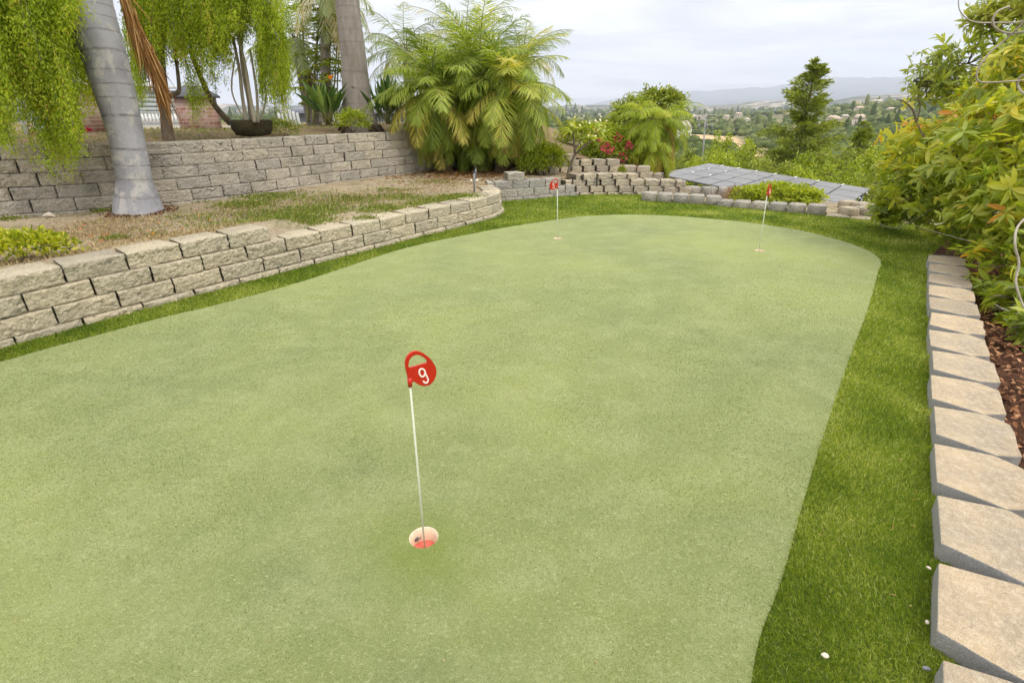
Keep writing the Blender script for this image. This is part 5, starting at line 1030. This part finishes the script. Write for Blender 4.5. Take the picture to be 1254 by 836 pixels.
# ---------------------------------------------------------------- solar array
A0 = np.array(pt(868, 200, 20.5)); A1 = np.array(pt(1066, 231, 14.6)); A3 = np.array(pt(1028, 259, 11.2))
U = (A1 - A0); V_ = (A3 - A1); LU = np.linalg.norm(U); LV = np.linalg.norm(V_); U /= LU; V_ = V_ - U * np.dot(U, V_) * 0; LV = np.linalg.norm(V_); V_ /= LV; NN = np.cross(V_, U); NN /= np.linalg.norm(NN); NN *= np.sign(NN[2])
root = thing('solar_array', 'large flat array of grey solar panels below the far turf edge', 'solar panels', (A0 + A3) / 2 - np.array((0, 0, 1.2)))
nu, nv = 8, 4; rr = random.Random(2)
for i in range(nu):
    for j in range(nv):
        u0, u1 = i * LU / nu, (i + 1) * LU / nu; v0, v1 = j * LV / nv, (j + 1) * LV / nv; g = .028 if rr.random() < .6 else .02
        if i > 0 and i % 2 == 0 : u0 += .02
        c = [A0 + U * (u0 + g) + V_ * (v0 + g), A0 + U * (u1 - g) + V_ * (v0 + g), A0 + U * (u1 - g) + V_ * (v1 - g), A0 + U * (u0 + g) + V_ * (v1 - g)]
        tl = NN * rr.uniform(-.006, .006); ft = MB(); ft.add([q - NN * .04 for q in c] + [q for q in c], [[(0, 1, 2, 3), (0, 4, 5, 1), (1, 5, 6, 2), (2, 6, 7, 3), (3, 7, 4, 0)], [(4, 7, 6, 5)]]); fo = ft.build('solar_panel', M['grey_metal'], root)
        ci = sum(c) / 4; e = [q + (ci - q) * .022 + NN * .003 for q in c]; gl = MB(); gl.add(e, [[(0, 3, 2, 1)]])
        go = gl.build('glass', M['solar'], fo); go.location = (0, 0, 0)
m = MB()
for v_ in (.1, .36, .64, .9): a_, b_ = A0 + V_ * LV * v_ - NN * .07, A1 + V_ * LV * v_ - NN * .07; m.tube([a_, b_], .03, 6)
m.build('rail', M['alu'], root)
for i in range(1, nu):
    for v_ in ((.0, .3, .62) if i < 3 else (.0,)):
        q = A0 + U * LU * i / nu + V_ * LV * (v_ + .015); MB().tube([q + NN * .02, q + V_ * (.32 if v_ == 0 else .2) + NN * .01], .018, 4).build('clamp_strip', M['white_paint'], root)
m = MB()
for f in (.02, .25, .5, .75, .98):
    for v_ in (.1, .9):
        p = A0 + U * LU * f + V_ * LV * v_; gz_ = float(terrain_z(np.array([p[0]]), np.array([p[1]]))[0]); m.tube([p - NN * .07, np.array((p[0], p[1], gz_ - .2))], .04, 8)
m.build('posts', M['grey_metal'], root)

# ---------------------------------------------------------------- things on the upper garden
# brick pillar with hip cap
p = pt(236, 158, 10.2); root = thing('brick_pillar', 'low red brick pillar with dark pyramid cap behind the slim crooked stem', 'pillar', p)
w = .66; h = .52; MB().box(p + np.array((0, .3, h / 2 - .1)), (w * .9, .35, h + .2)).build('body', M['brick'], root)
c = p + np.array((0, .3, h)); m = MB(); a_ = w * .53
m.add([c + np.array(q) for q in ((-a_, -.24, 0), (a_, -.24, 0), (a_, .24, 0), (-a_, .24, 0), (-a_, -.24, .03), (a_, -.24, .03), (a_, .24, .03), (-a_, .24, .03), (-a_ * .35, -.08, .2), (a_ * .35, -.08, .2), (a_ * .35, .08, .2), (-a_ * .35, .08, .2))],
      [[(0, 3, 2, 1), (0, 1, 5, 4), (1, 2, 6, 5), (2, 3, 7, 6), (3, 0, 4, 7), (4, 5, 9, 8), (5, 6, 10, 9), (6, 7, 11, 10), (7, 4, 8, 11), (8, 9, 10, 11)]]); m.build('cap', M['cap'], root)
p = pt(98, 168, 8.6); root = thing('brick_pillar', 'brick pillar with a dark opening seen behind the hanging leaves at far left', 'pillar', p)
MB().box(p + np.array((0, .25, .3)), (.5, .5, .7)).build('body', M['brick'], root); MB().box(p + np.array((.02, -.01, .12)), (.16, .03, .24)).build('opening', M['black'], root); MB().box(p + np.array((0, .25, .67)), (.58, .58, .05)).build('cap', M['concrete'], root)
# low kerb wall and white railing
a_, b_ = pt(150, 160, 11.2), pt(300, 157, 11.4); m = MB(); c = (a_ + b_) / 2; m.box(c + np.array((0, 0, .0)), (np.linalg.norm(b_ - a_), .2, .14), math.atan2(b_[1] - a_[1], b_[0] - a_[0])); tag(m.build('kerb_wall', M['concrete'], origin=c), 'pale low concrete kerb behind the raised garden, below the white railing', 'wall')
a_, b_ = pt(160, 155, 11.5), pt(222, 155, 11.5); root = thing('railing', 'white slatted railing beside the brick pillar with the dark cap', 'railing', (a_ + b_) / 2); m = MB(); m.tube([a_ + np.array((0, 0, .26)), b_ + np.array((0, 0, .26))], .02, 6); m.tube([a_ + np.array((0, 0, .03)), b_ + np.array((0, 0, .03))], .015, 6); m.build('rail', M['siding'], root)
for k in range(15):
    q = a_ + (b_ - a_) * (k / 14); MB().box(q + np.array((0, 0, .14)), (.045, .02, .24)).build('slat', M['white_paint'], root)
# neighbouring house
a_ = pt(335, 131, 24); b_ = pt(560, 131, 24); root = thing('house', 'low grey roofed house behind the white garden chairs', 'house', ((a_[0] + b_[0]) / 2, 27, -1)); cx = (a_[0] + b_[0]) / 2; wd = b_[0] - a_[0]
MB().box((cx, 27, .0), (wd, 5, 2.6)).build('wall', M['siding'], root); m = MB(); m.add([(cx - wd / 2 - .4, 24, 1.3), (cx + wd / 2 + .4, 24, 1.3), (cx + wd / 2 + .4, 30, 1.3), (cx - wd / 2 - .4, 30, 1.3), (cx - wd / 2 + 1, 27, 1.72), (cx + wd / 2 - 1, 27, 1.72)], [[(0, 1, 5, 4), (2, 3, 4, 5)], [(1, 2, 5), (3, 0, 4)], [(0, 3, 2, 1)]]); m.build('roof', M['roof'], root)
for k in range(4): MB().box((cx - wd / 2 + 1 + k * 2, 24.47, .5), (.9, .06, .8)).build('window', M['window'], root)
a_ = pt(40, 150, 13); b_ = pt(165, 150, 13); root = thing('garden_shed', 'pale grey sided shed glimpsed between the leaves and the leaning palm trunk', 'shed', (0, 0, 0)); root.location = ((a_[0] + b_[0]) / 2, 14, 1.0); cx = (a_[0] + b_[0]) / 2; wd = b_[0] - a_[0]; m = MB()
for k in range(9): m.box((cx, 14, 1.05 + k * .1), (wd, 2 - .02 * (k % 2), .098))
m.build('wall', M['siding'], root); m = MB(); m.add([(cx - wd / 2 - .1, 12.9, 1.95), (cx + wd / 2 + .1, 12.9, 1.95), (cx + wd / 2 + .1, 15.1, 1.95), (cx - wd / 2 - .1, 15.1, 1.95), (cx - wd / 2 - .1, 14, 2.05), (cx + wd / 2 + .1, 14, 2.05)], [[(0, 1, 5, 4), (2, 3, 4, 5)], [(1, 2, 5), (3, 0, 4)], [(0, 3, 2, 1)]]); m.build('roof', M['white_paint'], root)
# white garden chairs and table
def garden_chair(loc, rz, label):
    root = thing('garden_chair', label, 'chair', loc, 'white garden chairs'); L0 = np.array(loc, float); root.rotation_euler.z = 0
    ca, sa = math.cos(rz), math.sin(rz); Wd = lambda x, y, z: L0 + np.array((x * ca - y * sa, x * sa + y * ca, z))
    for sx in (-1, 1):
        for sy in (-1, 1): MB().tube([Wd(sx * .26, sy * .24, 0), Wd(sx * .26, sy * .24, .55 if sy < 0 else .42)], .025, 6).build('leg', M['white_paint'], root)
        m = MB(); m.box(Wd(sx * .29, -.02, .57), (.09, .62, .03), rz); m.build('armrest', M['white_paint'], root)
    m = MB()
    for k in range(6): m.box(Wd(0, -.25 + k * .09, .38 - k * .012), (.52, .075, .022), rz)
    m.build('seat', M['white_paint'], root); m = MB()
    for k in range(6):
        x = -.22 + k * .088; h_ = .62 - abs(k - 2.5) * .035; a_, b_ = Wd(x, .24, .34), Wd(x, .44, .34 + h_); m.tube([a_, b_], .036, 4)
    m.build('backrest', M['white_paint'], root); return root
g0 = pt(358, 157, 14.0); g0[2] = .50
garden_chair(g0, R(28), 'white slatted garden chair behind the raised garden, nearest the root basket')
g1 = pt(392, 157, 14.2); g1[2] = .50; garden_chair(g1 + np.array((.1, 0, 0)), R(-20), 'white slatted garden chair beside the bird of paradise plant, right of the table')
g2 = pt(376, 157, 15.0); g2[2] = .50; root = thing('garden_table', 'small white slatted garden table between the white chairs', 'table', g2); m = MB()
for k in range(8): m.box(g2 + np.array((-.42 + k * .12, 0, .5)), (.11, .7, .025))
m.build('tabletop', M['white_paint'], root)
for sx in (-1, 1):
    for sy in (-1, 1): MB().tube([g2 + np.array((sx * .38, sy * .3, 0)), g2 + np.array((sx * .38, sy * .3, .49))], .025, 6).build('leg', M['white_paint'], root)
# little pots with red flowers
for px, py, lb in ((43, 163, 'small red blossom in a pot at far left behind the curtain of leaves'), (110, 158, 'small red blossom beside the dark opening in the brick pillar')):
    p = pt(px, py + 6, 8.2); root = thing('potted_flower', lb, 'plant', p, 'red blossoms on the raised garden'); m = MB(); m.tube([p - np.array((0, 0, .12)), p + np.array((0, 0, .0))], [.04, .055], 10); m.build('pot', M['concrete'], root); m = MB(); m.leaves(np.tile(p + np.array((0, 0, .05)), (30, 1)), unit(30), unit(30), .05, .03, rng.random(30)); m.build('flower', M['petal_red'], root)
p = pt(36, 172, 8.2); m = MB(); m.box(p + np.array((0, 0, .1)), (.05, .05, .34)); tag(m.build('fence_post', M['wood_pole'], origin=p), 'short pale post at far left behind the curtain of leaves', 'post')

# ---------------------------------------------------------------- valley: pole, houses, woodland
D = 120; b_ = gz(868, D); tp = pt(871, 139, D); tp[0] = b_[0] - .9; root = thing('utility_pole', 'tall wooden utility pole with crossarms beyond the tan field edge', 'utility pole', b_)
MB().tube([b_ - np.array((0, 0, 1)), tp], [.22, .14], 8).build('post', M['wood_pole'], root)
for dz in (.3, 1.3): MB().box(tp - np.array((0, 0, dz)), (4.2 if dz < 1 else 3.4, .16, .18), .12).build('crossarm', M['wood_pole'], root)
for dx in (-1.2, .5, 1.5): MB().tube([tp + np.array((dx, -.3, -3.0)), tp + np.array((dx, -.3, -2.0))], .2, 10).build('transformer', M['grey_metal'], root)
def house(px, D, w, h, d, rz, label, wall='stucco', roof='tile', seedz=0):
    g_ = gz(px, D); w, d = w * .7, d * .7; root = thing('distant_house', label, 'house', g_, 'houses dotted across the valley'); g_ = np.array(g_); MB().box(g_ + np.array((0, 0, h / 2 - 1)), (w, d, h + 2), rz).build('wall', M[wall], root)
    m = MB(); ca, sa = math.cos(rz), math.sin(rz); Q = [(-w * .55, -d * .58, h), (w * .55, -d * .58, h), (w * .55, d * .58, h), (-w * .55, d * .58, h), (-w * .3, 0, h * 1.5), (w * .3, 0, h * 1.5)]
    m.add([g_ + np.array((x * ca - y * sa, x * sa + y * ca, z)) for x, y, z in Q], [[(0, 1, 5, 4), (2, 3, 4, 5)], [(1, 2, 5), (3, 0, 4)], [(0, 3, 2, 1)]]); m.build('roof', M[roof], root)
    for k in (-1, 0, 1): q = np.array((k * w * .3, -d / 2 - .03, h * .55)); MB().box(g_ + np.array((q[0] * ca - q[1] * sa, q[0] * sa + q[1] * ca, q[2])), (w * .12, .1, h * .3), rz).build('window', M['window'], root)
HS = [(846, 1000, 18, 6, 12), (855, 1100, 22, 6, 12), (862, 980, 16, 5, 12), (850, 900, 14, 5, 10), (889, 760, 12, 5, 9), (903, 850, 16, 5, 10), (914, 640, 9, 4, 8), (1019, 520, 14, 5, 9), (1024, 470, 10, 5, 8), (1033, 560, 10, 4, 8), (1051, 430, 11, 6, 8), (1048, 700, 14, 5, 9), (1068, 800, 20, 6, 12), (1088, 620, 20, 5, 10), (1006, 480, 8, 3, 7), (702, 1500, 24, 7, 14), (716, 1300, 20, 6, 12), (975, 380, 11, 4, 8), (735, 1700, 24, 7, 14), (1100, 560, 12, 5, 8)]
for k, (px, D, w, h, d) in enumerate(HS): house(px, D, w, h, d, rng.uniform(-.6, .6), 'small cream house among the trees of the valley' if k % 3 else 'small pale house with light roof among the trees of the valley', roof='tile' if k % 3 else 'concrete')
house(839, 215, 5.5, 5, 6, .3, 'white cabin at the top edge of the tan field beside the bright palm', 'white_paint', 'concrete')
# woodland mass
def woodland():
    ico = bmesh.new(); bmesh.ops.create_icosphere(ico, subdivisions=2, radius=1); IV = np.array([v.co[:] for v in ico.verts]); IF = np.array([[v.index for v in f.verts] for f in ico.faces]); ico.free()
    m = MB(); n = 0; Xs, Ys, Ss = [], [], []
    N = 26000; az = rng.uniform(R(-46), R(52), N); r = np.exp(rng.uniform(math.log(130), math.log(2800), N)); X = r * np.sin(az); Y = r * np.cos(az); azd = np.degrees(az)
    dens = .50 + .6 * fbm(X, Y, .009, 3, 21) + .25 * sstep(22, 30, azd) * (r > 350); ok = rng.random(N) < dens
    ok &= ~((r > 190) & (r < 430) & (azd > 14.5) & (azd < 23.5 - (r - 300) * .006)); ok &= ~((r > 100) & (r < 250) & (azd > 21.8) & (azd < 25.4)); ok &= ~((r > 440) & (r < 520) & (fbm(X, Y, .02, 2, 3) > .1))
    ok &= (az > R(-2)) | (rng.random(N) < .35)
    X, Y, r = X[ok], Y[ok], r[ok]; Z = terrain_z(X, Y); n = len(X); print('woodland', n)
    S = rng.uniform(1.2, 3.0, n) * (.75 + sstep(200, 900, r) * 1.0) * (1 + sstep(1000, 2500, r)); kind = np.where(r > 450, rng.random(n), .5)
    tall = np.where(kind > .93, 2.0, rng.uniform(.7, 1.05, n)); wide = np.where(kind > .93, .5, rng.uniform(.9, 1.25, n))
    vn = 1 + .45 * rng.normal(0, .45, (n, len(IV))); V = IV[None] * vn[:, :, None] * np.stack([S * wide, S * wide, S * tall], 1)[:, None] + np.stack([X, Y, Z + S * tall * .65], 1)[:, None]
    off = (np.arange(n) * len(IV))[:, None, None]; Ff = (IF[None] + off).reshape(-1, 3); t_ = np.clip(.42 + .22 * rng.normal(0, 1, n) + .2 * vnoise(X, Y, .01, 6), 0, 1)
    m.add(V.reshape(-1, 3), [Ff], np.clip(np.repeat(t_, len(IV)) + rng.normal(0, .1, n * len(IV)), 0, 1)); tag(m.build('woodland', M['wood_far']), 'woodland of scattered oaks and pines covering the valley and its hills', None, kind='stuff')
woodland()

# ---------------------------------------------------------------- haze
mb = MB(); mb.box((0, 0, 700), (36000, 36000, 1800)); t = NT('haze_air'); t.n.remove(t.b); pv = t.new('ShaderNodeVolumePrincipled'); pv.inputs['Density'].default_value = 1.15e-4; pv.inputs['Color'].default_value = (.82, .88, 1, 1); pv.inputs['Anisotropy'].default_value = .2
t.l.new(pv.outputs[0], t.out.inputs['Volume']); o = mb.build('haze', t.m); tag(o, 'thin pale haze in the valley air', None, kind='stuff')
bpy.data.materials['haze_air'].cycles.homogeneous_volume = True

# ---------------------------------------------------------------- light
SUN_EL, SUN_AZ = R(52), R(135)     # azimuth measured clockwise from +Y: light comes from behind the camera, to its right
w = bpy.data.worlds.new('World'); scene.world = w; w.use_nodes = True; nt = w.node_tree; N = nt.nodes; Lk = nt.links; bg = N['Background']; bg.inputs['Strength'].default_value = .12
sky = N.new('ShaderNodeTexSky'); sky.sky_type = 'NISHITA'; sky.sun_disc = False; sky.sun_elevation = SUN_EL; sky.sun_rotation = SUN_AZ; sky.dust_density = 3
tc = N.new('ShaderNodeTexCoord'); sep = N.new('ShaderNodeSeparateXYZ'); Lk.new(tc.outputs['Generated'], sep.inputs[0])
def wm(op, a, b):
    m_ = N.new('ShaderNodeMath'); m_.operation = op
    for k, v_ in ((0, a), (1, b)):
        if hasattr(v_, 'links'): Lk.new(v_, m_.inputs[k])
        else: m_.inputs[k].default_value = v_
    return m_.outputs[0]
zz = wm('ADD', wm('MAXIMUM', sep.outputs['Z'], 0.), .12); cx_ = wm('DIVIDE', sep.outputs['X'], zz); cy_ = wm('DIVIDE', sep.outputs['Y'], zz); cmb = N.new('ShaderNodeCombineXYZ'); Lk.new(cx_, cmb.inputs[0]); Lk.new(wm('MULTIPLY', cy_, 2.2), cmb.inputs[1])
n1 = N.new('ShaderNodeTexNoise'); n1.inputs['Scale'].default_value = .55; n1.inputs['Detail'].default_value = 7; n1.inputs['Roughness'].default_value = .55; n1.inputs['Distortion'].default_value = .6; Lk.new(cmb.outputs[0], n1.inputs['Vector'])
rp = N.new('ShaderNodeValToRGB'); e = rp.color_ramp.elements; e[0].position = .30; e[0].position = .40; e[0].color = (5.3, 5.3, 5.5, 1); e[1].position = .60; e[1].color = (9.6, 9.35, 9.1, 1); Lk.new(n1.outputs['Fac'], rp.inputs['Fac'])
mr = N.new('ShaderNodeMapRange'); mr.inputs[1].default_value = .0; mr.inputs[2].default_value = .9; mr.inputs[3].default_value = .95; mr.inputs[4].default_value = 2.5; Lk.new(sep.outputs['Z'], mr.inputs[0])
vm = N.new('ShaderNodeVectorMath'); vm.operation = 'SCALE'; Lk.new(rp.outputs[0], vm.inputs[0]); Lk.new(mr.outputs[0], vm.inputs['Scale'])
mx = N.new('ShaderNodeMix'); mx.data_type = 'RGBA'; mx.inputs[0].default_value = .93; Lk.new(sky.outputs[0], mx.inputs[6]); Lk.new(vm.outputs[0], mx.inputs[7]); Lk.new(mx.outputs[2], bg.inputs['Color'])
sl = bpy.data.lights.new('sun', 'SUN'); sl.energy = 1.5; sl.angle = R(12); sl.color = (1, .95, .86); so = bpy.data.objects.new('sun', sl); COL.objects.link(so)
so.rotation_euler = Vector((-math.sin(SUN_AZ) * math.cos(SUN_EL), -math.cos(SUN_AZ) * math.cos(SUN_EL), -math.sin(SUN_EL))).to_track_quat('-Z', 'Y').to_euler()
scene.view_settings.view_transform = 'Standard'; scene.view_settings.look = 'None'; scene.view_settings.gamma = 1; scene.view_settings.exposure = .2
scene.render.engine = 'CYCLES'; cy = scene.cycles; cy.max_bounces = 6; cy.diffuse_bounces = 3; cy.glossy_bounces = 2; cy.transmission_bounces = 3; cy.volume_bounces = 1; cy.transparent_max_bounces = 6; cy.use_denoising = True; cy.use_adaptive_sampling = True; cy.adaptive_threshold = .02
cy.caustics_reflective = False; cy.caustics_refractive = False
